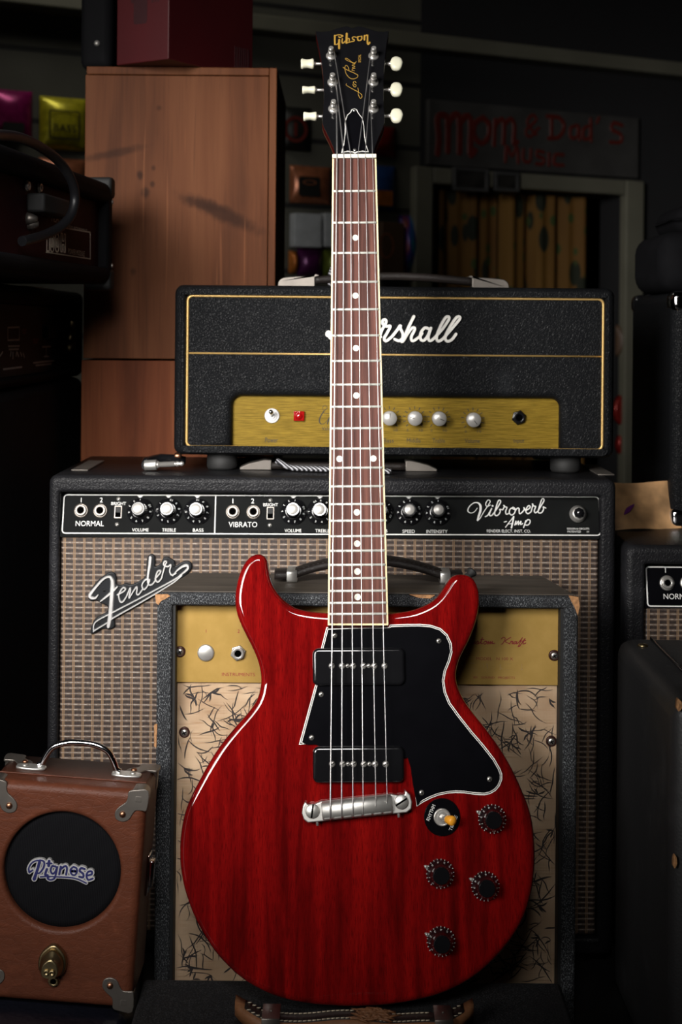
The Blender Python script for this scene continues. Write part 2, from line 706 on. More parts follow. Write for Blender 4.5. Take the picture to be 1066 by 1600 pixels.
M['gold_panel'] = brushed('brushed_gold_panel', (0.110, 0.070, 0.006), (0.245, 0.158, 0.018), 45.0, 900.0, 0.5, 0.1)
M['kraft_panel'] = brushed('satin_gold_plate', (0.31, 0.195, 0.050), (0.36, 0.228, 0.064), 60.0, 60.0, 0.6, 0.05)


def grille(name):
    """Woven amplifier cloth: silver dashes in rows, dark gaps, tan column threads."""
    t = NT(name)
    x, y, z = t.xyz()
    pz, pxx = 0.00593, 0.0107
    wob = t.m('MULTIPLY', t.m('SUBTRACT', t.noise(t.co, 30, 2), 0.5), 0.0012)
    fz = t.m('ABSOLUTE', t.m('SUBTRACT', t.m('FRACT', t.m('DIVIDE', t.m('ADD', z, wob), pz)), 0.5))
    fx = t.m('ABSOLUTE', t.m('SUBTRACT', t.m('FRACT', t.m('DIVIDE', x, pxx)), 0.5))
    light = t.m('SUBTRACT', 1.0, t.ss(fz, 0.02, 0.085))
    dark = t.ss(fz, 0.20, 0.33)
    colm = t.m('SUBTRACT', 1.0, t.ss(t.m('ABSOLUTE', t.m('SUBTRACT', fx, 0.075)), 0.02, 0.055))
    colc = t.m('SUBTRACT', 1.0, t.ss(fx, 0.10, 0.15))
    fine = t.m('ADD', t.m('MULTIPLY', t.m('SINE', t.m('MULTIPLY', x, 2 * pi / 0.00135)), 0.5), 0.5)
    rnd = t.noise(t.scaled(260, 260, 180), 1.0, 2, 0.6)
    c = t.ramp(t.noise(t.scaled(420, 420, 160), 1.0, 2), [(0.3, (0.072, 0.047, 0.034)), (0.7, (0.158, 0.110, 0.082))])
    c = t.mix(t.m('MULTIPLY', fine, 0.45), c, (0.05, 0.03, 0.024))
    dk = t.m('MULTIPLY', dark, t.m('MULTIPLY', t.m('SUBTRACT', 1.0, t.m('MULTIPLY', colc, 0.85)), t.m('ADD', 0.55, t.m('MULTIPLY', fine, 0.45))))
    c = t.mix(dk, c, (0.008, 0.006, 0.007))
    c = t.mix(t.m('MULTIPLY', colm, 0.75), c, (0.30, 0.185, 0.095))
    lt = t.m('MULTIPLY', light, t.m('ADD', 0.22, t.m('MULTIPLY', t.ss(rnd, 0.38, 0.66), 0.60)))
    lt = t.m('MULTIPLY', lt, t.m('SUBTRACT', 1.0, t.m('MULTIPLY', colc, 0.55)))
    c = t.mix(lt, c, (0.60, 0.54, 0.47))
    t.bump(t.m('ADD', light, t.m('MULTIPLY', colm, 0.5)), 0.4, 0.0006)
    return t.fin(c, 0.5, spec=0.4)


M['grille'] = grille('woven_grille_cloth')


def burlap(name):
    t = NT(name)
    x, y, z = t.xyz()
    p = 0.00150
    fx = t.m('ABSOLUTE', t.m('SUBTRACT', t.m('FRACT', t.m('DIVIDE', x, p)), 0.5))
    fz = t.m('ABSOLUTE', t.m('SUBTRACT', t.m('FRACT', t.m('DIVIDE', z, p)), 0.5))
    hole = t.m('MULTIPLY', t.m('SUBTRACT', 1.0, t.ss(fx, 0.18, 0.30)), t.m('SUBTRACT', 1.0, t.ss(fz, 0.18, 0.30)))
    st = t.noise(t.scaled(40, 40, 700), 1.0, 2, 0.6)
    b = t.ramp(t.noise(t.co, 26, 3), [(0.3, (0.46, 0.31, 0.19)), (0.7, (0.70, 0.52, 0.35))])
    c = t.mix(t.m('MULTIPLY', t.ss(st, 0.52, 0.7), 0.5), b, (0.27, 0.14, 0.06))
    c = t.mix(hole, c, (0.05, 0.024, 0.014))
    return t.fin(c, 0.85, spec=0.15)


M['burlap'] = burlap('beige_mesh_cloth')
M['twig'] = plain('black_printed_twigs', (0.022, 0.017, 0.017), 0.8)


def tweed(name):
    t = NT(name)
    a = t.noise(t.scaled(1500, 1500, 520), 1.0, 1, 0.5)
    b = t.noise(t.scaled(60, 60, 24), 1.0, 3)
    c = t.mix(t.ss(a, 0.52, 0.68), (0.014, 0.015, 0.017), (0.17, 0.18, 0.19))
    c = t.mix(t.m('MULTIPLY', t.ss(b, 0.45, 0.7), 0.55), c, (0.020, 0.021, 0.023))
    t.bump(a, 0.4, 0.0005)
    return t.fin(c, 0.8, spec=0.2)


M['tweed'] = tweed('grey_tweed_cloth')


def topcloth(name):
    t = NT(name)
    n = t.noise(t.scaled(10, 80, 80), 1.0, 4, 0.6)
    return t.fin(t.ramp(n, [(0.3, (0.035, 0.028, 0.022)), (0.7, (0.09, 0.072, 0.055))]), 0.6)


M['tweed_top'] = topcloth('faded_brown_top_cloth')


def speaker_cloth(name):
    t = NT(name)
    x, y, z = t.xyz()
    s = t.m('ADD', t.m('MULTIPLY', t.m('SINE', t.m('MULTIPLY', x, 2 * pi / 0.0016)), 0.5), 0.5)
    return t.fin(t.mix(s, (0.002, 0.002, 0.003), (0.008, 0.008, 0.009)), 0.9, spec=0.08)


M['speaker'] = speaker_cloth('black_ribbed_cloth')


def braid(name):
    t = NT(name)
    x, y, z = t.xyz()
    s = t.m('SINE', t.m('MULTIPLY', t.m('ADD', x, t.m('MULTIPLY', t.m('ADD', z, y), 0.9)), 2 * pi / 0.0042))
    return t.fin(t.mix(t.ss(s, 0.25, 0.5), (0.01, 0.01, 0.012), (0.40, 0.40, 0.43)), 0.6)


M['braid'] = braid('black_white_braid')

# ================================================================== SETTING
def structure(name, mb, mats):
    return solo(name, mb, mats, kind='structure')


WA = Vector((-0.2059, 3.2, H))
WB = Vector((0.8989, 3.747, H))
WALL = Frame(WA, WB - WA, (0, 0, 1))

_t = NT('painted_slatwall')
_x, _y, _z = _t.xyz()
_g = _t.m('ABSOLUTE', _t.m('SUBTRACT', _t.m('FRACT', _t.m('DIVIDE', _z, 0.15)), 0.5))
_gr = _t.m('SUBTRACT', 1.0, _t.ss(_g, 0.03, 0.05))
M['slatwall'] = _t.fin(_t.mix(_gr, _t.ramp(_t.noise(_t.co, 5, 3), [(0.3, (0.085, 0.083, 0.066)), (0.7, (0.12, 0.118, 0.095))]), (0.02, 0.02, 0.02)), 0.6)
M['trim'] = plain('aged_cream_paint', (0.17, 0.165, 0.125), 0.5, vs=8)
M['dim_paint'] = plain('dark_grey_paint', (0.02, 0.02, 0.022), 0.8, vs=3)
M['floor'] = plain('dark_floorboards', (0.05, 0.035, 0.025), 0.6, vs=6)
M['counter'] = plain('black_counter_laminate', (0.014, 0.014, 0.014), 0.5, vs=8)


def wall_slab(y0, n, tag_):
    pass


G = Frame((0, 0, 0))
mb = MB()
mb.box(Frame((0, 0, 0), (1, 0, 0), (0, 1, 0)), -2.6, 3.0, -1.6, 5.2, -0.1, 0.0)
structure('floor', mb, M['floor'])
mb = MB()
mb.box(Frame((0, 0, 0), (1, 0, 0), (0, 1, 0)), -2.6, 3.0, -1.6, 5.2, 2.95, 3.05)
structure('ceiling', mb, M['dim_paint'])
mb = MB()
mb.box(Frame((0, 0, 0), (1, 0, 0), (0, 1, 0)), -2.7, -2.6, -1.6, 5.2, -0.1, 3.05)
structure('wall_left', mb, M['dim_paint'])
mb = MB()
mb.box(Frame((0, 0, 0), (1, 0, 0), (0, 1, 0)), 3.0, 3.1, -1.6, 5.2, -0.1, 3.05)
structure('wall_right', mb, M['dim_paint'])
mb = MB()
mb.box(Frame((0, 0, 0), (1, 0, 0), (0, 1, 0)), -2.7, 3.1, -1.7, -1.6, -0.1, 3.05)
structure('wall_front', mb, M['dim_paint'])

# back wall: slat panels left of the door, plain paint above and right of it
da0, dtop = WALL.px(656, 276)
da1, _ = WALL.px(975, 300)
dtop_w = dtop
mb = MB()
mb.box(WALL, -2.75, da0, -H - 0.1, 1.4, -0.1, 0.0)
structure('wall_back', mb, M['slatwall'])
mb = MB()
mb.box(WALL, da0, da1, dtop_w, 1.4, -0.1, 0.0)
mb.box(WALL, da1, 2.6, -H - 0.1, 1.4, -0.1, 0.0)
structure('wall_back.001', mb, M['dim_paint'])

# long ledge running along the top of the back wall
_, lz1 = WALL.px(500, 42)
_, lz0 = WALL.px(500, 66)
mb = MB()
mb.box(WALL, -2.6, 2.4, lz0, lz1, 0.001, 0.06, 0.004)
structure('trim_1', mb, M['trim'])
_, lz1 = WALL.px(40, 4)
_, lz0 = WALL.px(40, 20)
mb = MB()
_ae, _ = WALL.px(128, 20)
mb.box(WALL, -2.6, _ae, lz0 + 0.0, lz1, 0.001, 0.05, 0.004)
structure('trim_2', mb, M['trim'])

# doorway casing
mb = MB()
j0, _ = WALL.px(640, 276)
j1, _ = WALL.px(668, 276)
k0, _ = WALL.px(968, 300)
k1, _ = WALL.px(996, 300)
_, ht = WALL.px(652, 262)
_, hb = WALL.px(668, 288)
mb.box(WALL, j0, j1, -H, ht, 0.001, 0.03, 0.004)
structure('trim_3', mb, M['trim'])
mb = MB()
mb.box(WALL, k0, k1, -H, ht, 0.001, 0.03, 0.004)
structure('trim_4', mb, M['trim'])
mb = MB()
mb.box(WALL, j1 + 0.0005, k0 - 0.0005, hb, ht, 0.001, 0.028, 0.004)
structure('trim_5', mb, M['trim'])

# curtain hanging in the doorway, printed with dark leaves
_t = NT('ochre_leaf_curtain')
_lf = _t.voro(_t.scaled(1, 1, 0.45), 19.0)
_lf2 = _t.voro(_t.scaled(1, 1, 0.7), 24.0)
_cc = _t.ramp(_t.noise(_t.scaled(14, 14, 2), 1.0, 3), [(0.3, (0.16, 0.07, 0.012)), (0.7, (0.26, 0.13, 0.022))])
_cc = _t.mix(_t.m('SUBTRACT', 1.0, _t.ss(_lf, 0.26, 0.32)), _cc, (0.02, 0.025, 0.012))
_cc = _t.mix(_t.m('SUBTRACT', 1.0, _t.ss(_lf2, 0.20, 0.26)), _cc, (0.06, 0.09, 0.02))
M['curtain'] = _t.fin(_cc, 0.8)
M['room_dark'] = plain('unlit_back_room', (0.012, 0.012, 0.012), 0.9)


def curtain(c0, c1, top, seed):
    """One length of gathered cloth with real folds and thickness."""
    mb = MB()
    nx, nz = 60, 8
    rnd = random.Random(seed)
    ph = rnd.random() * 6
    fr_, bk = [], []
    for i in range(nx + 1):
        a = c0 + (c1 - c0) * i / nx
        dn = 0.016 * sin(a * 62 + ph) + 0.009 * sin(a * 141 + ph * 2)
        fr_.append((a, dn))
    vs, fs = [], []
    for s_ in (0.0, -0.003):
        for j in range(nz + 1):
            b = top + (-H + 0.02 - top) * j / nz
            for a, dn in fr_:
                vs.append(WALL.w(a, b, -0.065 + dn * (0.7 + 0.3 * j / nz) + s_))
    W_ = nx + 1
    L = (nz + 1) * W_
    for j in range(nz):
        for i in range(nx):
            q = j * W_ + i
            fs.append((q, q + 1, q + W_ + 1, q + W_))
            fs.append((L + q, L + q + W_, L + q + W_ + 1, L + q + 1))
    mb.add(vs, fs)
    return mb


cm = (da0 + da1) / 2 - 0.04
_, ctop = WALL.px(700, 292)
solo('curtain', curtain(da0 + 0.02, cm, ctop, 1), M['curtain'],
     'ochre leaf-print door curtain, half nearer the white left doorpost', 'curtain', 'ochre curtains in the doorway')
solo('curtain', curtain(cm + 0.012, da1 - 0.06, ctop, 2), M['curtain'],
     'ochre leaf-print door curtain, half farther from the white left doorpost', 'curtain', 'ochre curtains in the doorway')
mb = MB()
mb.tube([WALL.w(da0 + 0.001, ctop + 0.008, -0.066), WALL.w(da1 - 0.001, ctop + 0.008, -0.066)], 0.007)
solo('curtain_rod', mb, M['matte'], 'thin dark rod across the top of the curtained doorway', 'curtain rod')
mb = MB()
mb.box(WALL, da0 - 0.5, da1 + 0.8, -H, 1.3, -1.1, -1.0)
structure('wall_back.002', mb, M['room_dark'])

# ------------------------------------------------------------------ the counter everything stands on
CT = H - 0.70
mb = MB()
mb.box(Frame((0, 0, 0), (1, 0, 0), (0, 1, 0)), -1.0, 1.15, 1.05, 2.45, CT - 0.04, CT, 0.004)
ct = thing('display_counter', base(0.05, 1.7, 0), 'low black counter carrying all the amplifiers and the guitar', 'counter')
part('worktop', mb, M['counter'], ct)
mb = MB()
mb.box(Frame((0, 0, 0), (1, 0, 0), (0, 1, 0)), -0.96, 1.11, 1.10, 2.42, 0.0, CT - 0.04, 0.003)
part('base_cabinet', mb, M['matte'], ct)

# ================================================================== ELECTRIC GUITAR
TH, GA = radians(13.2), radians(0.85)
_U0 = Vector((0, sin(TH), cos(TH)))
_E0 = Vector((1, 0, 0))
GU = _U0 * cos(GA) - _E0 * sin(GA)
GE = _E0 * cos(GA) + _U0 * sin(GA)
FB = Frame(P(559.4, 959.3, 1.337), GE, GU)      # plane of the fingerboard's top
BN = -0.008                                       # body top, measured from it
_a, _b = FB.px(559, 1566, BN)
_o = FB.w(_a, _b, BN - 0.044)
_gm = Matrix.Identity(4)
for _i in range(3):
    _gm[_i][0], _gm[_i][1], _gm[_i][2], _gm[_i][3] = FB.ex[_i], -FB.n[_i], FB.up[_i], _o[_i]
guitar = thing('electric_guitar', _gm, 'cherry red double-cutaway electric guitar with black pickguard, standing upright in front', 'electric guitar')

BODY = [(511.3, 957.8), (485, 955.5), (462.6, 950), (443, 937), (429, 920), (422, 903.5), (419, 886.6), (417.6, 876.7), (413.4, 869.5),
        (406, 866), (395, 868.3), (384, 878), (375.4, 895), (370, 914.7), (367.7, 934.4), (369.3, 954), (375.4, 973), (385.2, 993.5), (396.5, 1016),
        (404, 1035.8), (407.8, 1055.5), (407, 1075), (400.7, 1095), (386.7, 1114.6), (367, 1137), (344.4, 1165), (324.7, 1196),
        (309.5, 1224), (298.4, 1246), (289.6, 1269), (284, 1295.7), (281.6, 1324), (282.4, 1352), (286.9, 1380), (295, 1408), (306.4, 1436.4),
        (322, 1464.6), (341.6, 1492.7), (369.8, 1521), (396, 1539.5), (429, 1555), (462.6, 1564.2), (499, 1569.4), (541.5, 1571.8), (571, 1571.6), (606, 1569.4),
        (644.4, 1563.5), (681, 1554.6), (712, 1542), (740, 1525.6), (763, 1507), (785.5, 1483.5), (804.5, 1458), (819, 1430.8), (829, 1399), (834, 1369),
        (835.6, 1340.7), (834.8, 1312.6), (831.6, 1284.4), (825.5, 1260), (817.2, 1239), (806, 1213), (792, 1186.5), (776.7, 1162.4), (757, 1135.5), (740, 1114.6),
        (726, 1095), (716.2, 1075), (712.7, 1058.3), (713.8, 1044), (719, 1027.3), (729, 1007.6), (740, 982), (745.8, 962.6), (748.8, 943), (748.4, 926),
        (743.6, 911), (736.5, 902.3), (726, 898.2), (713.4, 898.2), (704, 903.2), (695, 917), (684, 931.6), (670, 943), (647, 952.7), (624.7, 957),
        (606.4, 958.6), (560, 959.6)]
out = smooth(FB.pxs(BODY, BN - 0.006), True, 3)
mb = MB().prism(FB, out, BN - 0.044, BN, 0.0062, 0.005, 5)
part('body', mb, M['mahogany'], guitar, 'cherry red mahogany body with two rounded horns')

# --- neck
NUT_T, NUT_B = 241.5, 248.0
bl = FB.px(512.3, 977.0)
br_ = FB.px(607.0, 977.0)
tl = FB.px(519.5, NUT_B)
tr = FB.px(588.2, NUT_B)


def edge(b):
    """left and right fingerboard edge at height b"""
    t = (b - bl[1]) / (tl[1] - bl[1])
    return bl[0] + (tl[0] - bl[0]) * t, br_[0] + (tr[0] - br_[0]) * t


ls = []
for i in range(26):
    b = bl[1] - 0.01 + (tl[1] + 0.004 - bl[1] + 0.01) * i / 25
    e0, e1 = edge(b)
    cx, hw = (e0 + e1) / 2, (e1 - e0) / 2 - 0.0004
    dep = 0.017 + 0.004 * (1 - i / 25)
    ls.append([FB.w(cx + hw * cos(pi + pi * q / 14), b, -0.0065 - dep * sin(pi * q / 14)) for q in range(15)])
part('neck', MB().loops(ls), M['mahogany_side'], guitar, 'dark cherry mahogany neck')
mb = MB().prism(FB, [bl, br_, tr, tl], -0.0072, -0.0001)
part('binding', mb, M['cream'], guitar, 'cream edging of the fingerboard')
iw = 0.0017
mb = MB().prism(FB, [(bl[0] + iw, bl[1] + iw), (br_[0] - iw, br_[1] + iw), (tr[0] - iw, tr[1]), (tl[0] + iw, tl[1])], -0.0065, 0.0001)
part('fingerboard', mb, M['rosewood'], guitar, 'dark rosewood fingerboard')
FV = [298.7, 348.0, 395.4, 440.6, 483.6, 524.4, 564.0, 601.0, 635.6, 669.3, 701.0, 731.0, 760.0, 787.7, 813.6, 837.8, 860.6, 882.6, 903.5, 923.3, 942.0, 959.3]
FBB = [FB.px(556, v)[1] for v in FV]
for b in FBB:
    e0, e1 = edge(b)
    mb = MB()
    ls = []
    for a in (e0 + 0.0011, e0 + 0.0016, e1 - 0.0016, e1 - 0.0011):
        k = 0.5 if a in (e0 + 0.0011, e1 - 0.0011) else 1.0
        ls.append([FB.w(a, b + 0.00125 * cos(pi * q / 8) * k, 0.0001 + 0.0011 * sin(pi * q / 8) * k) for q in range(9)])
    part('fret', mb.loops(ls), M['fret'], guitar)
for u, v in ((555.5, 371.5), (555.5, 462), (556.3, 544), (556.8, 618), (530.5, 717), (583.5, 716.5), (557.7, 800.5), (558.2, 849.5), (558.6, 893), (559, 932.8)):
    a, b = FB.px(u, v)
    mb = MB().prism(FB, circle(a, b, 0.0031, 24), -0.001, 0.00025)
    part('position_marker', mb, M['pearl'], guitar)
mb = MB()
a0, b0 = FB.px(519.3, NUT_B)
a1, b1 = FB.px(588.4, NUT_T)
mb.box(FB, a0, a1, b0, b1 + 0.0002, -0.0068, 0.0024, 0.0007)
part('nut', mb, M['bone'], guitar, 'off-white nut')

# --- headstock
TL2 = radians(15)
HU = FB.up * cos(TL2) - FB.n * sin(TL2)
_a, _b = FB.px(553.6, 241.5, -0.002)
HS = Frame(FB.w(_a, _b + 0.0006, -0.0035), FB.ex, HU)
HSO = [(493.4, 48.3), (503, 49.3), (515, 48), (527, 44.2), (537, 41.4), (544, 41.0), (551, 43.2), (558, 41.0), (565, 41.4), (575, 44.2), (587, 48), (598, 49.3), (607.7, 48.3)]
HSR = [(607.2, 54), (604, 72.8), (600.6, 108.8), (599.6, 142.6), (600.2, 170), (600.8, 192), (592, 214.6), (585.5, 232.6), (584.5, 241.3)]
HSL = [(523.0, 241.3), (522.0, 232.6), (514.3, 214.6), (503.9, 192), (505.3, 170), (506, 142.6), (504.2, 108.8), (498.2, 72.8), (494.2, 54)]
hs = smooth(HS.pxs(HSO), False, 3) + smooth(HS.pxs(HSR), False, 3) + smooth(HS.pxs(HSL), False, 3)
mb = MB().prism(HS, hs, -0.0150, -0.0016, 0.0, 0.002, 3)
part('headstock', mb, M['mahogany_side'], guitar, 'dark cherry back and edge of the peghead')
mb = MB().prism(HS, hs, -0.0016, 0.0, 0.0007, 0, 3)
part('headstock_veneer', mb, M['black'], guitar, 'gloss black peghead face')
mb = MB()
for pts, wd in (
        ([(320, 172), (270, 145), (190, 145), (130, 165)], 30), ([(128, 160), (128, 250), (130, 372)], 42), ([(132, 372), (180, 370), (222, 335)], 26),
        ([(222, 190), (250, 205), (300, 185)], 34), ([(232, 262), (230, 350), (230, 470)], 50),
        ([(308, 235), (300, 300), (312, 340), (350, 325), (380, 290)], 34),
        ([(410, 112), (408, 220), (405, 335)], 52), ([(410, 335), (455, 325), (472, 280), (465, 225), (430, 240)], 26),
        ([(640, 200), (590, 188), (548, 205), (555, 245), (590, 262), (585, 292), (540, 302), (480, 318)], 28),
        ([(680, 185), (672, 240), (690, 275), (740, 272), (770, 235), (768, 180)], 34), ([(768, 182), (720, 180), (690, 190)], 20),
        ([(835, 165), (832, 262)], 46), ([(838, 175), (880, 150), (905, 152)], 30), ([(905, 150), (905, 250), (908, 355), (940, 358), (958, 325)], 42)):
    p2 = HS.pxs([(515 + x / 15.23, 45 + y / 15.23) for x, y in pts])
    mb.stroke(HS, p2, wd / 15.23 * 1.49 / FPX, 0.0, 0.00015, 4)
part('maker_lettering', mb, M['gold_foil'], guitar, 'gold maker name across the peghead')
mb = MB()
for pts in (
        [(570, 1150), (590, 1240), (585, 1330), (605, 1410), (650, 1475), (695, 1440), (690, 1370), (640, 1320), (560, 1270), (430, 1200), (290, 1120), (220, 1070), (230, 1025)],
        [(420, 1050), (455, 1120), (510, 1120), (515, 1070), (470, 1050), (430, 985), (480, 960), (520, 1000)],
        [(120, 530), (250, 610), (450, 700), (570, 770), (550, 840), (430, 885), (320, 850), (220, 730), (180, 590), (190, 490), (240, 475), (290, 550), (300, 640)],
        [(470, 640), (390, 610), (440, 570), (485, 560), (400, 545), (470, 515), (485, 500), (395, 470), (470, 440), (485, 420), (400, 400), (500, 390), (520, 350)],
        [(490, 405), (340, 365), (210, 300), (195, 265), (240, 262), (330, 325), (400, 380)]):
    p2 = HS.pxs([(530 + x / 19.5, 78 + y / 19.5) for x, y in pts])
    mb.stroke(HS, p2, 0.85 * 1.49 / FPX, 0.0, 0.00012, 5)
_f = HS.atpx(562, 91.5, 0, pi / 2)
mb.text(_f, 'SPECIAL', -0.0052, 0.0052, -0.0014, 0.0014, 0.0001)
part('model_lettering', mb, M['gold_foil'], guitar, 'thin gold signature running down the peghead')

# truss rod cover
TRC = [(533.4, 239.0), (536.8, 225.9), (539, 207.9), (539, 189.9), (542.4, 180.8), (547.6, 175.9), (549.4, 171.8), (553.7, 170.2), (557.8, 172.0), (560.5, 177.5),
       (566.5, 185.4), (569, 196.6), (570.1, 212.4), (572.8, 228.1), (576.4, 238.6), (566, 237.6), (558, 238.6), (554.8, 240.4), (551.5, 238.6), (544, 237.6)]
tp = ccw(HS.pxs(TRC))
mb = MB().prism(HS, tp, 0.0, 0.0009)
tc = part('truss_rod_cover', mb, M['white'], guitar, 'bell-shaped black cover with a white rim')
mb = MB().prism(HS, offset(tp, 0.0009), 0.0006, 0.0013)
part('cover_face', mb, M['pick'], tc)


def screw(fr, a, b, n, r, parent, name='screw', mat=None, slot='x'):
    """domed screw head with a recessed-looking cross or slot"""
    mb = MB()
    mb.lathe(fr, [(r, 0), (r, r * 0.25), (r * 0.8, r * 0.5), (r * 0.35, r * 0.62), (0, r * 0.64)], 18, a, b, n)
    mb.mi = 1
    f = fr.at(a, b, n + r * 0.6, 0.5)
    if slot == 'x':
        mb.box(f, -r * 0.6, r * 0.6, -r * 0.13, r * 0.13, -0.1 * r, 0.08 * r)
        mb.box(f, -r * 0.13, r * 0.13, -r * 0.6, r * 0.6, -0.1 * r, 0.081 * r)
    else:
        mb.box(f, -r * 0.85, r * 0.85, -r * 0.14, r * 0.14, -0.25 * r, 0.07 * r)
    return part(name, mb, [mat or M['screw'], M['hole']], parent)


for u, v in ((553.5, 173.6), (554.6, 235.5)):
    a, b = HS.px(u, v)
    screw(HS, a, b, 0.0013, 0.0017, tc)

# tuning machines
POST = {}
for i, (u, v, side) in enumerate(((517.7, 87.6, -1), (519.9, 128.8, -1), (521.5, 170.4, -1), (584.0, 87.6, 1), (583.8, 128.8, 1), (583.6, 170.4, 1))):
    a, b = HS.px(u, v)
    mb = MB().lathe(HS, [(0.0056, 0), (0.0056, 0.0008), (0.0042, 0.0016), (0.0032, 0.0022), (0.0030, 0.0035), (0, 0.0035)], 24, a, b, 0)
    tm = part('tuning_machine', mb, M['nickel'], guitar)
    mb = MB().lathe(HS, [(0.0027, 0.003), (0.0027, 0.0062), (0.0022, 0.0070), (0.0022, 0.0100), (0.0028, 0.0112), (0.0028, 0.0132), (0.0022, 0.0140), (0, 0.0140)], 20, a, b, 0)
    for q in range(3):
        ring_ = [HS.w(a + 0.0029 * cos(t), b + 0.0029 * sin(t), 0.0072 + 0.0009 * q) for t in [2 * pi * k / 16 for k in range(16)]]
        mb.tube(ring_, 0.00042, 6, True)
    part('post', mb, M['nickel'], tm)
    POST[i] = (a, b)
    BU = ((480.5, 99.8, 10.2, 9.6), (482.8, 140.8, 10.2, 6.2), (484.6, 182.0, 10.2, 7.6), (619.6, 99.8, 9.8, 13.0), (619.6, 140.3, 9.8, 13.2), (619.9, 181.2, 9.8, 13.2))[i]
    nb = -0.0085
    ba, bb = HS.px(BU[0], BU[1], nb)
    k = 1.5 / FPX
    hu, hv = BU[2] * k, BU[3] * k
    ea = HS.px(505 if side < 0 else 601, BU[1], nb)[0]
    mb = MB().tube([HS.w(ea - side * 0.006, bb, nb), HS.w(ba - side * hu * 0.7, bb, nb)], 0.0016, 12)
    mb.tube([HS.w(ba - side * hu * 1.25, bb, nb), HS.w(ba - side * hu * 0.8, bb, nb)], 0.0023, 12)
    part('tuner_shaft', mb, M['nickel'], tm)
    # button: a soft oval paddle, turned about its shaft
    mb = MB()
    ang = {-1: (0.9, 1.35, 1.15)[i % 3], 1: 0.12}[side]
    H2, T2 = 0.0086, 0.0042
    ls = []
    for q in range(11):
        s_ = -1 + 2 * q / 10
        a_ = ba + s_ * hu
        prof = sqrt(max(1 - abs(s_) ** 2.6, 0.02))
        if side < 0:
            prof = 0.72 + 0.28 * abs(s_) ** 1.4 if abs(s_) < 0.95 else 0.8
        hh = (hv / max(cos(ang), 0.35) if side > 0 else hv) * prof
        tt = T2 * (0.55 + 0.45 * prof)
        lp = []
        for w_ in range(16):
            t = 2 * pi * w_ / 16
            y_ = abs(cos(t)) ** 0.75 * (1 if cos(t) > 0 else -1) * hh
            z_ = abs(sin(t)) ** 0.75 * (1 if sin(t) > 0 else -1) * tt
            lp.append(HS.w(a_, bb + y_, nb + z_))
        ls.append(lp)
    mb.loops(ls)
    part('tuner_button', mb, M['ivory'], tm, 'aged cream tuner button')

# --- pickguard: stacked plies, bevel shown as white-black-white lines
PG = [(510.2, 979.9, 1), (501.8, 1012.5, 1), (492.3, 1071, 1), (467.0, 1163.8, 1), (480, 1163.6, .05), (492.3, 1163.4, .05), (560, 1185, .05), (637, 1184, .05), (641.6, 1199, .05),
      (645.5, 1228, .05), (650.8, 1261.2, .4), (661, 1253.5, 1), (672.5, 1247.6, 1), (685, 1242.8, 1), (698.8, 1239.9, 1), (712, 1238.8, 1), (725, 1239.3, 1), (742, 1241.6, 1), (756.6, 1242.4, 1),
      (766, 1240.4, 1), (774.5, 1235.5, 1), (781, 1227.5, 1), (784.6, 1218, 1), (784.6, 1209, 1), (781.2, 1200, 1), (772.5, 1185, 1), (757, 1165, 1), (737.3, 1142, 1), (717.6, 1117, 1),
      (703.7, 1097.7, 1), (696.7, 1080.8, 1), (694.2, 1064, 1), (696.7, 1049.4, 1), (703.3, 1033, 1), (707.0, 1018.9, 1), (705.6, 1004.8, 1), (699.3, 991.2, 1), (688.5, 981.5, 1),
      (672.6, 976.2, 1), (655.7, 974.9, 1), (632, 975.2, 1), (609.3, 976.0, 1), (607.5, 979.0, .6), (560, 979.6, .6)]
pp = FB.pxs(PG, BN)
pw = [p[2] for p in PG]
if parea(pp) < 0:
    pp, pw = pp[::-1], pw[::-1]


def ply(d, e=0.0007):
    return offset(pp, [d * w_ + (1 - w_) * e for w_ in pw])


mb = MB().prism(FB, ply(0.0023, 0.0), BN + 0.0002, BN + 0.0024)
pgo = part('pickguard', mb, M['pick'], guitar, 'shiny black pickguard')
for d, n1, m_, nm in ((0.0, 0.0012, 'white', 'outer_white_ply'), (0.0009, 0.0016, 'pick', 'black_ply'), (0.0016, 0.0020, 'white', 'inner_white_ply')):
    part(nm, MB().prism(FB, ply(d), BN + 0.0001, BN + n1), M[m_], pgo)
for u, v in ((523.0, 993), (686, 1001.5), (502, 1085), (487, 1152.5), (765.2, 1217.2), (659, 1238.4)):
    a, b = FB.px(u, v, BN + 0.0024)
    screw(FB, a, b, BN + 0.0024, 0.0025, pgo)

# --- pickups
PT = -0.0008
for top, bot, lf, rt, vy, us, sc in ((1013, 1070.8, 488.6, 633.2, 1040.5, (518.4, 534.5, 551.8, 568.3, 585, 601), (543.3, 576.4)),
                                     (1166.8, 1223, 488.8, 632.2, 1193.8, (519, 535.5, 552.5, 568.7, 586.2, 602.8), (544, 577.5))):
    a0, b1 = FB.px(lf, top, PT)
    a1, b0 = FB.px(rt, bot, PT)
    mb = MB().prism(FB, rrect(a0, a1, b0, b1, 0.0055, 6), BN + 0.0003, PT, 0.0028, 0, 5)
    pk = part('pickup', mb, M['black'], guitar, 'black soapbar pickup')
    for u in us:
        a, b = FB.px(u, vy, PT)
        screw(FB, a, b, PT, 0.0029, pk, 'pole_piece', M['nickel'], 's')
    for u in sc:
        a, b = FB.px(u, vy, PT)
        screw(FB, a, b, PT, 0.0020, pk, 'mounting_screw', M['nickel'])

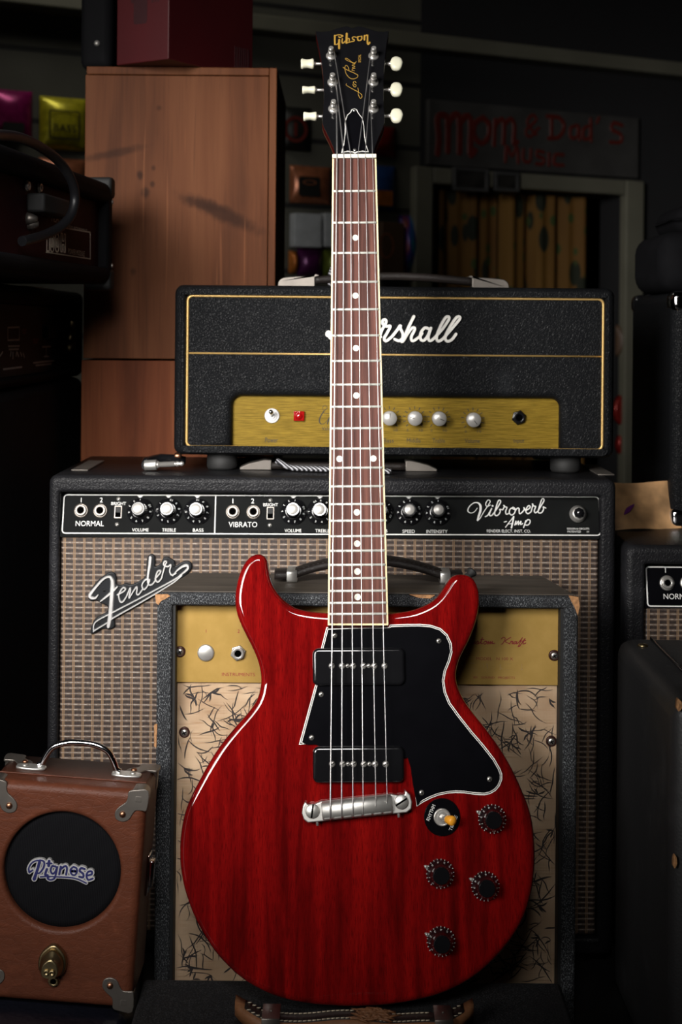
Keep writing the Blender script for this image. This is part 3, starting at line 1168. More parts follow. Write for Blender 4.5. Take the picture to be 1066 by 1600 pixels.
# --- wraparound bridge
BRZ = 0.0035
la, lb = FB.px(488.2, 1267.6, BRZ)
ra, rb_ = FB.px(627.4, 1253.2, BRZ)
BR = FB.at((la + ra) / 2, (lb + rb_) / 2, 0, atan2(rb_ - lb, ra - la))
hl = sqrt((ra - la) ** 2 + (rb_ - lb) ** 2) / 2
bo = [(-hl - 0.0060, 0.0085), (-hl - 0.0085, 0.0045), (-hl - 0.0098, -0.001), (-hl - 0.0085, -0.0065), (-hl - 0.005, -0.0098), (-hl * 0.6, -0.0098), (hl * 0.6, -0.0098), (hl + 0.004, -0.0098),
      (hl + 0.0085, -0.007), (hl + 0.0098, -0.001), (hl + 0.0085, 0.0055), (hl + 0.0045, 0.0095), (hl + 0.004, 0.0062), (hl, 0.0052), (hl - 0.004, 0.0062),
      (hl - 0.0085, 0.0075), (hl * 0.5, 0.0075), (-hl * 0.5, 0.0075), (-hl + 0.0085, 0.0075), (-hl + 0.004, 0.0062), (-hl, 0.0052), (-hl - 0.004, 0.0062)]
mb = MB().prism(BR, bo, -0.0045, 0.0012, 0.0010, 0.0006, 3)
br = part('bridge', mb, M['satin'], guitar, 'worn metal wraparound bridge')
mb = MB()
ls = []
bw = hl - 0.0085
for a in (-bw, -bw + 0.0008, bw - 0.0008, bw):
    k = 0.86 if abs(a) > bw - 0.0004 else 1.0
    ls.append([BR.w(a, -0.0009 + 0.0080 * cos(t) * k, 0.0005 + (0.0066 * max(sin(t), 0) ** 0.7) * k) for t in [pi * q / 16 for q in range(17)]])
mb.loops(ls)
rl = part('bridge_roll', mb, M['satin'], br)
mb = MB()
for q in range(7):
    a = -bw + 0.005 + (2 * bw - 0.010) * q / 6
    mb.box(BR.at(a, -0.0045, 0.0032, 0), -0.0042, 0.0042, -0.0042, 0.0030, -0.002, 0.0022, 0.0012)
part('bridge_saddle', mb, M['nickel'], br)
for sgn, ang in ((-1, 1.35), (1, 0.45)):
    f = BR.at(sgn * hl, 0, 0, ang)
    mb = MB().lathe(f, [(0.0030, -0.008), (0.0062, -0.001), (0.0064, 0.0028), (0.0058, 0.0036), (0, 0.0037)], 28)
    mb.mi = 1
    mb.box(f, -0.0060, 0.0060, -0.0008, 0.0008, 0.003, 0.00378)
    part('stud', mb, [M['satin'], M['hole']], br)
    a = sgn * (hl - 0.0035)
    mb = MB().tube([BR.w(a, -0.006, -0.0015), BR.w(a, -0.0135, -0.0015)], 0.0013, 10)
    part('set_screw', mb, M['nickel'], br)

# --- strings: post -> nut -> bridge
SN = [526.7, 537.4, 548.2, 559.6, 571.0, 582.5]
SB = [516.4, 534, 551.7, 567.6, 587.4, 604.9]
SBV = [1280, 1278, 1276, 1274, 1268, 1262]
SR = [0.00066, 0.00054, 0.00045, 0.00036, 0.00030, 0.00026]
PO = [2, 1, 0, 3, 4, 5]
for i in range(6):
    pa, pb = POST[PO[i]]
    sd = 0.0030 * (1 if i < 3 else -1)
    na, nb_ = FB.px(SN[i], 246, 0.0027)
    sa, sb = FB.px(SB[i], SBV[i] - 22, 0.0072)
    ea, eb = FB.px(SB[i], SBV[i], 0.0055)
    pts = [HS.w(pa + sd, pb, 0.0085), FB.w(na, nb_ + 0.0035, 0.0021), FB.w(na, nb_ - 0.001, 0.0027), FB.w(sa, sb, 0.0076), FB.w(sa, (sb + eb) / 2, 0.0078), FB.w(ea, eb, 0.0050), FB.w(ea, eb - 0.0012, 0.002)]
    part('string', MB().tube(pts, SR[i] + 0.00008, 8), M['string'], guitar)

# --- selector switch
f = FB.atpx(691, 1276.6, BN)
mb = MB().lathe(f, [(0.0166, 0), (0.0166, 0.0010), (0.0160, 0.0016), (0, 0.0016)], 48)
sw = part('selector_switch', mb, M['pick'], guitar, 'round black switch plate with amber-tipped lever')
mb = MB().lathe(f, [(0.0080, 0.0016), (0.0078, 0.0030), (0.0066, 0.0034), (0.0060, 0.0022), (0.0045, 0.0022), (0.0040, 0.0038), (0, 0.0038)], 32)
part('washer', mb, M['nickel'], sw)
mb = MB()
_p0, _p1, _p2 = f.w(0, 0, 0.003), f.w(0.0020, -0.0004, 0.009), f.w(0.0085, -0.0018, 0.0165)
mb.tube([_p0, _p1, _p1 + (_p2 - _p1) * 0.3], [0.0030, 0.0024, 0.0022], 14)
part('lever', mb, M['nickel'], sw)
mb = MB()
dv = (_p2 - _p1)
mb.tube([_p1 + dv * 0.18, _p1 + dv * 0.28, _p1 + dv * 0.7, _p1 + dv * 1.0, _p1 + dv * 1.12, _p1 + dv * 1.2], [0.0028, 0.0036, 0.0043, 0.0045, 0.0036, 0.0008], 18)
part('switch_tip', mb, M['amber'], sw, 'amber switch tip')
mb = MB()
_f = f.at(-0.0103, 0.0040, 0, radians(66))
mb.text(_f, 'RHYTHM', -0.0074, 0.0074, -0.0016, 0.0016, 0.0017)
_f = f.at(0.0100, -0.0052, 0, radians(66))
mb.text(_f, 'TREBLE', -0.0070, 0.0070, -0.0016, 0.0016, 0.0017)
part('lettering', mb, M['silk'], sw)

# --- top-hat knobs with numerals
for ki, (u, v, rot) in enumerate(((772.4, 1281.0, 0.55), (691.2, 1366.6, 0.45), (761.8, 1386.2, 1.35), (692.4, 1472.2, 0.25))):
    f = FB.atpx(u - 3.5, v - 2.0, BN)
    mb = MB().lathe(f, [(0.0126, 0.0006), (0.0126, 0.0020), (0.0112, 0.0042), (0.0092, 0.0078), (0.0080, 0.0108), (0.0077, 0.0170), (0.0070, 0.0178), (0, 0.0178)], 48)
    kb = part('control_knob', mb, M['black'], guitar, 'black top-hat control knob with white numerals')
    mb = MB()
    for q in range(11):
        t = pi * 0.5 + rot + pi * 0.62 - q * (2 * pi * 0.88) / 10
        er = Vector((cos(t), sin(t)))
        tang = f.up * cos(t) - f.ex * sin(t)
        rad_ = f.ex * cos(t) + f.up * sin(t)
        slope = (f.n * 0.0036 - rad_ * 0.0020).normalized()
        g = Frame(f.w(er.x * 0.0103, er.y * 0.0103, 0.0059), tang, slope)
        mb.text(g, str(q), -0.001, 0.001, -0.0013, 0.0013, 0.00012, keep=True)
        for dt in (0.0, 0.276):
            t2 = t - dt
            g2 = f.at(0.01225 * cos(t2), 0.01225 * sin(t2), 0.0026, t2)
            mb.box(g2, -0.0010, 0.0006, -0.0002, 0.0002, -0.0006, 0.0004)
    part('numerals', mb, M['silk'], kb)
    mb = MB()
    g = f.at(0, 0, 0, radians(155))
    mb.prism(g, [(0.009, -0.0022), (0.0145, -0.0013), (0.0160, 0), (0.0145, 0.0013), (0.009, 0.0022)], 0.0004, 0.0018)
    mb.lathe(g, [(0.0012, 0.0018), (0.0010, 0.0026), (0, 0.0028)], 10, 0.0140)
    part('pointer', mb, M['nickel'], kb)

# --- strap button on the right horn
f = Frame(P(733, 902, 1.372), (0.80, 0, -0.6), (0, 1, 0))
q0 = P(730, 903, 1.39)
q1 = P(739, 892, 1.395)
d_ = (q1 - q0).normalized()
g = Frame(q0, d_.orthogonal(), d_.cross(d_.orthogonal()))
if g.n.dot(d_) < 0:
    g = Frame(q0, g.up, g.ex)
mb = MB().lathe(g, [(0.0045, -0.004), (0.0040, 0.002), (0.0032, 0.0045), (0.0052, 0.0075), (0.0052, 0.0092), (0, 0.0098)], 20)
part('strap_button', mb, M['matte'], guitar, 'dark strap button behind the horn')

# ================================================================== shared amplifier pieces
def jack(fr, a, b, n, r, parent, mats=None, hexa=True, label=None):
    mb = MB()
    if hexa:
        mb.prism(fr, circle(a, b, r, 6, 0.3), n, n + r * 0.30, r * 0.08, 0, 2)
    else:
        mb.lathe(fr, [(r, 0), (r, r * 0.12), (r * 0.86, r * 0.22), (0, r * 0.22)], 32, a, b, n)
    mb.ring(fr, circle(a, b, r * 0.78, 32), circle(a, b, r * 0.42, 32), n + r * 0.1, n + r * 0.62, r * 0.10, r * 0.10, 2)
    mb.mi = 1
    mb.lathe(fr, [(r * 0.46, 0), (r * 0.46, r * 0.36), (0, r * 0.36)], 24, a, b, n)
    return part('input_jack', mb, mats or [M['nickel'], M['hole']], parent, label)


def ring_cab(fr, outer, inner, n_back, n_front, ro, ri, n_panel, mat, parent, name='cabinet', label=None):
    """open-fronted cabinet shell with a closed back and a backing board behind the front opening"""
    mb = MB().ring(fr, outer, inner, n_back, n_front, ro, ri, 4)
    i_ = offset(ccw(inner), -0.0015)
    mb.prism(fr, i_, n_back + 0.0005, n_back + 0.012)
    return part(name, mb, mat, parent, label)


# ================================================================== LARGE COMBO AMPLIFIER (blackface)
FY = 1.558
FF = Frame((0, FY, H))
fo_l, fo_t = FF.px(76, 742)
fo_r, _ = FF.px(964, 745)
fo_b = -0.688
combo = thing('combo_amplifier', base((fo_l + fo_r) / 2, FY + 0.11, CT), 'large black combo amplifier with brown woven grille and slanted silver script badge', 'amplifier', 'guitar amplifiers on the counter')
in_l, in_t = FF.px(93, 769)
in_r, _ = FF.px(939, 776)
ring_cab(FF, rrect(fo_l, fo_r, fo_b, fo_t, 0.009, 4), rrect(in_l, in_r, fo_b + 0.02, in_t, 0.0015, 4), -0.225, 0.0, 0.007, 0.004, -0.02, M['tolex'], combo, label='black textured vinyl cabinet')
for a in (fo_l + 0.03, fo_r - 0.03):
    for n in (-0.03, -0.195):
        mb = MB().lathe(Frame(FF.w(a, CT - H, n), (1, 0, 0), (0, 1, 0)), [(0.014, 0), (0.016, 0.010), (0.016, 0.0125), (0, 0.0125)], 20)
        part('foot', mb, M['matte'], combo)

# sloping control panel
_pb = FF.w(0, FF.px(500, 835, -0.003)[1], -0.003)
FPn = Frame(_pb, (1, 0, 0.0047), (0, sin(radians(16)), cos(radians(16))))
pl0, pb0 = FPn.px(95.5, 834.5)
pr0, pt0 = FPn.px(938.5, 778)
pt0 = FPn.px(300, 772.5)[1]
mb = MB().prism(FPn, rrect(in_l + 0.0005, in_r - 0.0005, pb0 - 0.003, pt0 + 0.003, 0.001, 2), -0.004, 0.0)
cpn = part('control_panel', mb, M['panel_black'] if 'panel_black' in M else M['pick'], combo, 'black control panel with white legends')


def pline(mb, fr, pts, w_, n0=0.0, n1=0.0002, closed=False):
    q = list(pts) + ([pts[0]] if closed else [])
    for i in range(len(q) - 1):
        mb.stroke(fr, [q[i], q[i + 1]], w_, n0, n1, 1, False, 1.0)


mb = MB()
xl, xr = FPn.px(99, 800)[0], FPn.px(937, 800)[0]
yb, yt = FPn.px(300, 833.9)[1], FPn.px(300, 774)[1]
xd = FPn.px(336.5, 800)[0]
pline(mb, FPn, rrect(xl, xr, yb, yt, 0.0035, 3), 0.0012, closed=True)
mb.stroke(FPn, [(xd, yb), (xd, yt)], 0.0012, 0, 0.0002, 1, False, 1.0)
KN = [(219.2, 798.6), (263.6, 798.8), (308.6, 799.2), (458.6, 799.5), (500, 799.8), (546, 800), (594.5, 800), (639, 800.3), (683.8, 800.5)]
for u, v in KN:
    a, b = FPn.px(u, 776)
    mb.prism(FPn, [(a - 0.0042, yt), (a + 0.0042, yt), (a + 0.0012, yt - 0.0022), (a, yt - 0.0042), (a - 0.0012, yt - 0.0022)], 0, 0.0002)
part('panel_outline', mb, M['silk'], combo)
for s, u0, u1, v0, v1 in (('1', 125.5, 128.5, 777.5, 785), ('2', 155.5, 161, 777.5, 785), ('1', 362.5, 365.5, 779, 786.5), ('2', 392, 398, 779, 786.5),
                          ('NORMAL', 118.5, 162, 813.8, 822.2), ('VIBRATO', 357.5, 402, 815.3, 823.8), ('BRIGHT', 174, 197, 784.3, 789.3), ('BRIGHT', 411.5, 434.5, 786, 791.2),
                          ('VOLUME', 206.5, 232, 825.4, 830.6), ('TREBLE', 253.5, 274.8, 825.6, 830.8), ('BASS', 301.5, 318, 825.8, 831), ('VOLUME', 445, 471, 826.6, 831.8),
                          ('TREBLE', 493, 515, 826.8, 832), ('BASS', 538, 554, 827, 832), ('REVERB', 579.5, 605.5, 827, 832.2), ('SPEED', 629, 648.4, 827.6, 832.8),
                          ('INTENSITY', 666.5, 699.5, 827.8, 833), ('FENDER ELECT. INST. CO.', 761, 829.5, 827.4, 832.2),
                          ('DESIGN & CIRCUITS', 886.5, 921, 824.6, 827.6), ('PATENTED', 887, 908, 829.2, 832.2), ('5/5', 917, 921, 829.6, 832)):
    part('panel_lettering', MB().textpx(FPn, s, u0, u1, v0, v1), M['silk'], combo)
mb = MB()
for pts, wd in (
        ([(165, 150), (130, 195), (85, 210), (50, 185), (65, 135), (115, 90), (165, 82), (203, 115), (205, 180), (185, 245), (170, 300)], [8, 8, 9, 12, 12, 11, 14, 24, 24, 22, 18]),
        ([(170, 300), (200, 275), (250, 190), (310, 100), (325, 62), (300, 50), (275, 80), (270, 110), (290, 130), (325, 112)], 10),
        ([(265, 255), (300, 232), (345, 150), (322, 205), (318, 238), (345, 240), (385, 190)], 13), ([(352, 121), (356, 123)], 20),
        ([(385, 190), (430, 120), (455, 70), (440, 50), (420, 72), (395, 150), (380, 215), (398, 243), (430, 228), (450, 190), (443, 165), (480, 170)], 13),
        ([(480, 170), (502, 125), (490, 115), (510, 135), (532, 142), (516, 190), (525, 225), (555, 215)], 13),
        ([(600, 145), (570, 165), (562, 208), (590, 235), (625, 210), (635, 165), (610, 140), (602, 155), (640, 172)], 13),
        ([(640, 172), (665, 148), (682, 160), (686, 215), (715, 205), (745, 165), (738, 140), (760, 172)], 13),
        ([(760, 180), (800, 160), (820, 135), (800, 118), (775, 150), (767, 195), (792, 218), (830, 195)], 13),
        ([(830, 195), (852, 110), (845, 100), (866, 125), (887, 130), (870, 180), (882, 208), (912, 190)], 13),
        ([(912, 190), (960, 110), (990, 55), (975, 30), (955, 60), (927, 150), (917, 195), (936, 211), (965, 200), (985, 160), (980, 135), (1010, 148)], 13),
        ([(498, 322), (526, 314)], 10), ([(515, 385), (560, 325), (615, 255)], 10), ([(615, 255), (604, 320), (588, 392)], 17), ([(545, 345), (605, 340)], 9),
        ([(628, 358), (645, 308), (642, 355), (674, 308), (672, 355), (706, 310), (700, 352), (726, 340)], 11),
        ([(737, 390), (768, 300), (755, 335), (785, 295), (816, 300), (814, 335), (785, 360), (757, 355)], 12)):
    p2 = FPn.pxs([(725 + x / 7.896, 775 + y / 7.896) for x, y in pts])
    k = 1.56 / FPX / 7.896 * 1.15
    mb.stroke(FPn, p2, [w_ * k for w_ in wd] if isinstance(wd, list) else wd * k, 0, 0.0002, 5)
part('model_script', mb, M['silk'], combo, 'white cursive model name on the panel')
for u, v in ((127, 798), (157, 798.3), (364, 800), (396.3, 800.2)):
    a, b = FPn.px(u, v)
    jack(FPn, a, b, 0.0, 0.0082, combo, [M['dull'], M['hole']], hexa=False)
for u, v in ((184.7, 800), (422.6, 801.8)):
    a, b = FPn.px(u, v)
    f = FPn.at(a, b)
    mb = MB().ring(f, rrect(-0.0040, 0.0040, -0.0068, 0.0068, 0.0004, 1), rrect(-0.0031, 0.0031, -0.0059, 0.0059, 0.0003, 1), 0, 0.0008)
    mb.mi = 1
    mb.box(f, -0.0031, 0.0031, -0.0059, 0.0059, 0.0, 0.0003)
    mb.mi = 2
    mb.box(f, -0.0029, 0.0029, -0.001, 0.0056, 0.0002, 0.0026, 0.0003)
    part('slide_switch', mb, [M['dull'], M['hole'], M['matte']], combo)
for u, v in ((185.4, 779.6), (183, 819.3), (422.8, 781.6), (421.8, 820.6)):
    a, b = FPn.px(u, v)
    screw(FPn, a, b, 0, 0.0024, combo, 'screw', M['screw'])
for i, (u, v) in enumerate(KN):
    a, b = FPn.px(u, v)
    f = FPn.at(a, b)
    mb = MB()
    prof = [(0.0148, 0.0), (0.0148, 0.0016), (0.0140, 0.0024), (0.0096, 0.0062), (0.0084, 0.0070)]
    mb.lathe(f, prof + [(0, 0.0070)], 48)
    fl = []
    for q in range(72):
        t = 2 * pi * q / 72
        rr_ = 0.0076 + (0.0004 if q % 3 == 0 else -0.0002)
        fl.append((rr_ * cos(t), rr_ * sin(t)))
    mb.prism(f, fl, 0.0065, 0.0190, 0.0006, 0, 2)
    kb = part('control_knob', mb, M['black'], combo, 'black skirted control knob with silver cap')
    mb = MB().lathe(f, [(0.0056, 0.0186), (0.0056, 0.0193), (0.0050, 0.0197), (0, 0.0198)], 32)
    part('knob_cap', mb, M['spun'], kb)
    mb = MB()
    rot = (0.0, -0.85, -1.1, 0.15, -1.6, 0.3, 0.9, 0.1, 0.05)[i]
    for q in range(1, 11):
        t = pi / 2 - rot + (q - 1) * 0.575 * 1
        er = Vector((cos(t), sin(t)))
        tang = f.up * cos(t) - f.ex * sin(t)
        rad_ = f.ex * cos(t) + f.up * sin(t)
        g = Frame(f.w(er.x * 0.0119, er.y * 0.0119, 0.0044), tang, -rad_ * 0.0044 + f.n * 0.0038)
        mb.text(g, str(q), -0.001, 0.001, -0.0014, 0.0014, 0.00015, keep=True)
    part('numerals', mb, M['silk'], kb)
# jewel lamp
a, b = FPn.px(903, 803.5)
f = FPn.at(a, b)
mb = MB().lathe(f, [(0.0094, 0), (0.0094, 0.0022), (0.0082, 0.0036), (0.0078, 0.006), (0.0070, 0.0078), (0.0060, 0.0084), (0, 0.0084)], 32)
jl = part('pilot_lamp', mb, M['nickel'], combo)
mb = MB().lathe(f, [(0.0060, 0.008), (0.0060, 0.0100), (0.0046, 0.0135), (0.0022, 0.0150), (0, 0.0152)], 8)
part('jewel', mb, M['black'], jl, 'dark faceted jewel')

# grille cloth
gy0, gy1 = fo_b + 0.0205, FF.px(500, 837.5, -0.008)[1]
mb = MB().box(FF, in_l + 0.0006, in_r - 0.0006, gy0, gy1, -0.018, -0.007, 0.003)
part('grille_cloth', mb, M['grille'], combo, 'brown and silver woven grille cloth')

# slanted badge
BD = Frame(FF.w(0, 0, -0.0068))


def bdg(pts):
    return BD.pxs([(120 + x / 5.61, 850 + y / 5.61) for x, y in pts], 0.002)


sil = [(98, 462), (110, 425), (160, 345), (230, 280), (300, 243), (338, 262), (350, 305), (348, 350), (385, 360), (430, 345), (480, 355), (555, 320), (605, 275), (612, 180),
       (620, 118), (652, 86), (686, 108), (688, 165), (690, 198), (735, 170), (760, 122), (798, 112), (830, 130), (860, 150), (868, 188), (920, 158), (972, 148), (1010, 172), (1004, 222), (960, 268), (900, 315), (600, 478),
       (350, 625), (338, 715), (295, 748), (250, 742), (215, 748), (160, 780), (128, 788), (122, 762), (150, 668), (200, 628), (268, 590), (268, 540), (215, 520), (170, 492), (125, 502)]
mb = MB().prism(BD, smooth(bdg(sil), True, 3), 0.0, 0.0034, 0.0012, 0, 2)
bd = part('badge', mb, M['charcoal'], combo, 'dark slanted name badge')
mb = MB()
kk = 1.558 / FPX / 5.61
for pts, wd in (
        ([(188, 445), (165, 470), (130, 468), (118, 450), (135, 420), (175, 370), (230, 310), (275, 285), (300, 290)], [10, 18, 26, 28, 26, 22, 20, 18, 22]),
        ([(300, 290), (316, 330), (312, 420), (304, 540), (294, 640), (282, 712)], [24, 34, 36, 36, 36, 34]),
        ([(212, 498), (260, 460), (320, 410), (358, 372)], [10, 18, 20, 12]),
        ([(362, 440), (410, 415), (432, 390), (410, 380), (385, 410), (372, 450), (385, 500), (410, 500), (440, 455)], 13),
        ([(440, 455), (470, 385), (474, 400), (462, 470), (500, 410), (528, 372), (532, 395), (528, 430), (545, 440), (575, 400)], 13),
        ([(640, 310), (605, 310), (575, 355), (590, 395), (620, 370), (640, 320)], 13),
        ([(648, 120), (642, 180), (626, 290), (632, 350), (665, 350), (695, 310)], [28, 26, 20, 14, 13, 13]),
        ([(690, 300), (728, 258), (738, 232), (715, 235), (698, 270), (695, 310), (715, 330), (745, 300)], 13),
        ([(745, 300), (775, 190), (790, 155), (772, 150), (765, 180), (800, 195), (828, 180), (818, 235), (835, 268), (870, 255)], 13),
        ([(845, 275), (880, 232), (930, 195), (968, 185), (978, 208), (950, 240), (905, 272)], [8, 14, 20, 24, 22, 18, 10]),
        ([(152, 762), (168, 680), (330, 590), (560, 470), (820, 330), (920, 268)], 11),
        ([(152, 758), (268, 688), (330, 640), (560, 510), (820, 355), (920, 276)], 11)):
    mb.stroke(BD, bdg(pts), [w_ * kk * 1.25 for w_ in wd] if isinstance(wd, list) else wd * kk * 1.3, 0.0028, 0.0054, 5, True, 0.55)
part('badge_script', mb, M['badge_metal'], bd, 'silver cursive lettering')
for x, y in ((243, 405), (197, 688), (852, 190)):
    a, b = bdg([(x, y)])[0]
    screw(BD, a, b, 0.0034, 0.0016, bd, 'badge_screw', M['matte'])

# top fittings: handle with metal ends, two metal strips
TOPF = Frame((0, FY, H + fo_t), (1, 0, 0), (0, 1, 0))
hy = 0.082
ha0, ha1 = P(376, 730, FY + hy)[0], P(682, 730, FY + hy)[0]
for s_, a in ((1, ha0), (-1, ha1)):
    f = Frame(TOPF.w(a, hy, 0), (s_, 0, 0), (0, 0, 1))
    mb = MB().prism(f, [(0, 0.0003), (0.036, 0.0003), (0.036, 0.0120), (0.028, 0.0120), (0.010, 0.0075), (0, 0.003)], -0.0125, 0.0125, 0.0008, 0.0008, 2)
    part('handle_cap', mb, M['strip'], combo, 'dull metal handle end')
f = TOPF
mb = MB()
ls = []
for q in range(15):
    a = ha0 + 0.032 + (ha1 - ha0 - 0.064) * q / 14
    zz = 0.0046
    ls.append([f.w(a, hy + yy, zz + hh) for yy, hh in ((-0.011, -0.003), (-0.011, 0.003), (-0.008, 0.0045), (0.008, 0.0045), (0.011, 0.003), (0.011, -0.003))])
mb.loops(ls)
part('handle', mb, M['strap_black'], combo, 'flat black strap handle')
for u in (138, 934):
    a = P(u, 726, FY + 0.10)[0]
    mb = MB().box(TOPF.at(a, 0.10), -0.0095, 0.0095, -0.055, 0.055, 0.0, 0.0016, 0.0006)
    part('chassis_strip', mb, M['strip'], combo, 'worn metal strip on the top')

# ================================================================== AMPLIFIER HEAD (black and gold)
MY = 1.612
FM = Frame((0, MY, H))
mo_l, mo_t = FM.px(273, 450)
mo_r, _ = FM.px(962, 450)
_, mo_b = FM.px(600, 713.5)
_, mo_t = FM.px(600, 447.5)
head = thing('amplifier_head', base((mo_l + mo_r) / 2, MY + 0.1, H + fo_t), 'black amplifier head with gold front panel and white cursive logo', 'amplifier', 'guitar amplifiers on the counter')
mi_l, _ = FM.px(291, 460)
mi_r, _ = FM.px(946, 460)
_, mi_t = FM.px(600, 459.5)
_, mi_b = FM.px(600, 703.5)
ring_cab(FM, rrect(mo_l, mo_r, mo_b, mo_t, 0.010, 5), rrect(mi_l, mi_r, mi_b, mi_t, 0.003, 5), -0.21, 0.004, 0.011, 0.004, 0, M['levant'], head, label='black grained vinyl cabinet')
for u in (344, 890):
    a, _ = FM.px(u, 720)
    for n in (-0.028, -0.185):
        fb_ = Frame(FM.w(a, fo_t, n), (1, 0, 0), (0, 1, 0))
        hgt = mo_b - fo_t + 0.0003
        mb = MB().lathe(fb_, [(0.016, 0.0003), (0.0175, 0.003), (0.0175, hgt), (0, hgt)], 28)
        part('foot', mb, M['matte'], head)
# baffle with the wide notch for the panel
nl, nt = FM.px(364, 618.5, -0.01)
nr, _ = FM.px(874, 618.5, -0.01)
bl0, br0, bt0, bb0 = mi_l + 0.0004, mi_r - 0.0004, mi_t - 0.0004, mi_b + 0.0004
rr = 0.010


def arc(cx, cy, r, t0, t1, k=6):
    return [(cx + r * cos(t0 + (t1 - t0) * i / k), cy + r * sin(t0 + (t1 - t0) * i / k)) for i in range(k + 1)]


notch = [(bl0, bb0), (bl0, bt0), (br0, bt0), (br0, bb0), (nr, bb0)]
wts = [0, 0, 0, 0, 0]
t_ = arc(nr - rr, nt - rr, rr, 0, pi / 2)
notch += t_
wts += [1] * len(t_)
t_ = arc(nl + rr, nt - rr, rr, pi / 2, pi)
notch += t_
wts += [1] * len(t_)
notch += [(nl, bb0)]
wts += [0]
wts[4] = 1
wts[-1] = 1
wts[3] = 1e-3
mb = MB().prism(FM, notch, -0.016, -0.002, 0.009, 0, 5, w=wts)
part('front_baffle', mb, M['levant'], head, 'black grained vinyl front')
mb = MB().box(FM, nl - 0.006, nr + 0.006, bb0, nt + 0.006, -0.020, -0.013)
gp = part('control_panel', mb, M['gold_panel'], head, 'brushed gold control panel')
GP = Frame(FM.w(0, 0, -0.013))
# gold piping
pi_l, pi_t = FM.px(293.5, 462.0)
pi_r, _ = FM.px(943.5, 462.0)
_, pi_b = FM.px(600, 700.5)
cl, _ = FM.px(371, 700)
cr, _ = FM.px(861, 700)
pth = [(cl, pi_b)] + arc(pi_l + 0.006, pi_b + 0.006, 0.006, -pi / 2, -pi) + arc(pi_l + 0.006, pi_t - 0.006, 0.006, pi, pi / 2) + arc(pi_r - 0.006, pi_t - 0.006, 0.006, pi / 2, 0) + arc(pi_r - 0.006, pi_b + 0.006, 0.006, 0, -pi / 2) + [(cr, pi_b)]
part('piping', MB().tube([FM.w(a, b, -0.0012) for a, b in pth], 0.0016, 8), M['gold_cord'], head, 'gold piping')
_, dvb = FM.px(400, 552.6)
part('piping_line', MB().tube([FM.w(pi_l + 0.001, dvb, -0.0016), FM.w(pi_r - 0.001, dvb, -0.0016)], 0.0011, 8), M['gold_cord'], head, 'gold dividing line')
# logo
LG = Frame(FM.w(0, 0, -0.0019))
mb = MB()
for pts, wd in (
        ([(62, 190), (60, 195)], 44), ([(62, 205), (85, 228), (110, 190), (135, 95), (150, 200), (195, 90), (190, 210), (225, 230)], 22),
        ([(300, 160), (262, 170), (250, 220), (275, 240), (310, 180), (305, 230), (340, 235), (440, 215)], 20),
        ([(425, 235), (450, 165), (478, 115), (476, 92), (456, 95), (455, 120), (480, 138), (510, 138), (488, 185), (466, 225), (480, 245), (520, 215)], 21),
        ([(520, 215), (560, 165), (583, 132), (583, 155), (600, 190), (598, 225), (575, 244), (542, 232)], 22),
        ([(585, 238), (600, 245), (640, 150), (680, 68)], 23), ([(605, 245), (640, 185), (672, 148), (688, 160), (662, 215), (672, 245), (720, 215), (740, 190)], 21),
        ([(792, 158), (760, 150), (732, 185), (728, 228), (750, 242), (780, 210), (804, 152)], 22), ([(804, 152), (785, 215), (797, 244), (830, 222), (860, 185)], 22),
        ([(830, 222), (890, 155), (935, 85), (926, 68), (905, 82), (868, 150), (845, 215), (855, 246), (890, 230), (920, 195)], 22),
        ([(895, 225), (960, 150), (1012, 85), (1004, 68), (982, 82), (938, 150), (908, 215), (920, 246), (955, 235), (985, 195)], 22)):
    p2 = LG.pxs([(500 + x / 4.635, 480 + y / 4.635) for x, y in pts])
    mb.stroke(LG, p2, wd * 1.612 / FPX / 4.635, 0, 0.0026, 6, True, 0.85)
part('logo', mb, M['white'], head, 'white raised cursive logo')
# panel furniture
for s, u0, u1, v0, v1 in (('Power', 414.5, 434.5, 683.6, 691.5), ('Bass', 599.5, 615.5, 685.2, 691.6), ('Middle', 636, 657.5, 684.8, 691.6), ('Treble', 676, 695.5, 685, 691.8),
                          ('Volume', 726.5, 750, 685.5, 692.2), ('Input', 803, 819.5, 686, 693.6), ('Valve', 503, 519, 666.8, 672.4)):
    part('panel_lettering', MB().textpx(GP, s, u0, u1, v0, v1, 0.0002), M['black_ink'], gp)
for u, v in ((608.5, 653), (648, 653.2), (685.6, 653.6), (739, 655.2)):
    mb = MB()
    for q in range(11):
        t = radians(-135 + 27 * q)
        a, b = GP.px(u, v)
        g = GP.at(a + 0.0118 * sin(t), b + 0.0118 * cos(t), 0, -t)
        mb.box(g, -0.00045, 0.00045, -0.0017, 0.0017, 0, 0.0002)
    if u > 600:
        mb.textpx(GP, '0', u - 12.5, u - 9.5, v + 17, v + 21)
        mb.textpx(GP, '10', u + 7, u + 13, v + 17, v + 21)
    part('dial_marking', mb, M['black_ink'], gp)
mb = MB()
kk = 1.62 / FPX / 22.86
for pts, wd in (([(728, 392), (600, 520), (490, 690), (440, 830), (455, 930), (520, 975), (600, 962), (700, 870), (790, 745)], [16, 30, 44, 46, 42, 24, 16, 16, 16]),
                ([(728, 400), (690, 340), (630, 305), (570, 350), (560, 430), (600, 560), (690, 605), (800, 580)], 14),
                ([(800, 735), (725, 960)], 44)):
    p2 = GP.pxs([(480 + x / 22.86, 620 + y / 22.86) for x, y in pts])
    mb.stroke(GP, p2, [w_ * kk for w_ in wd] if isinstance(wd, list) else wd * kk, 0, 0.0002, 6)
part('panel_script', mb, M['black_ink'], gp, 'black cursive lettering')
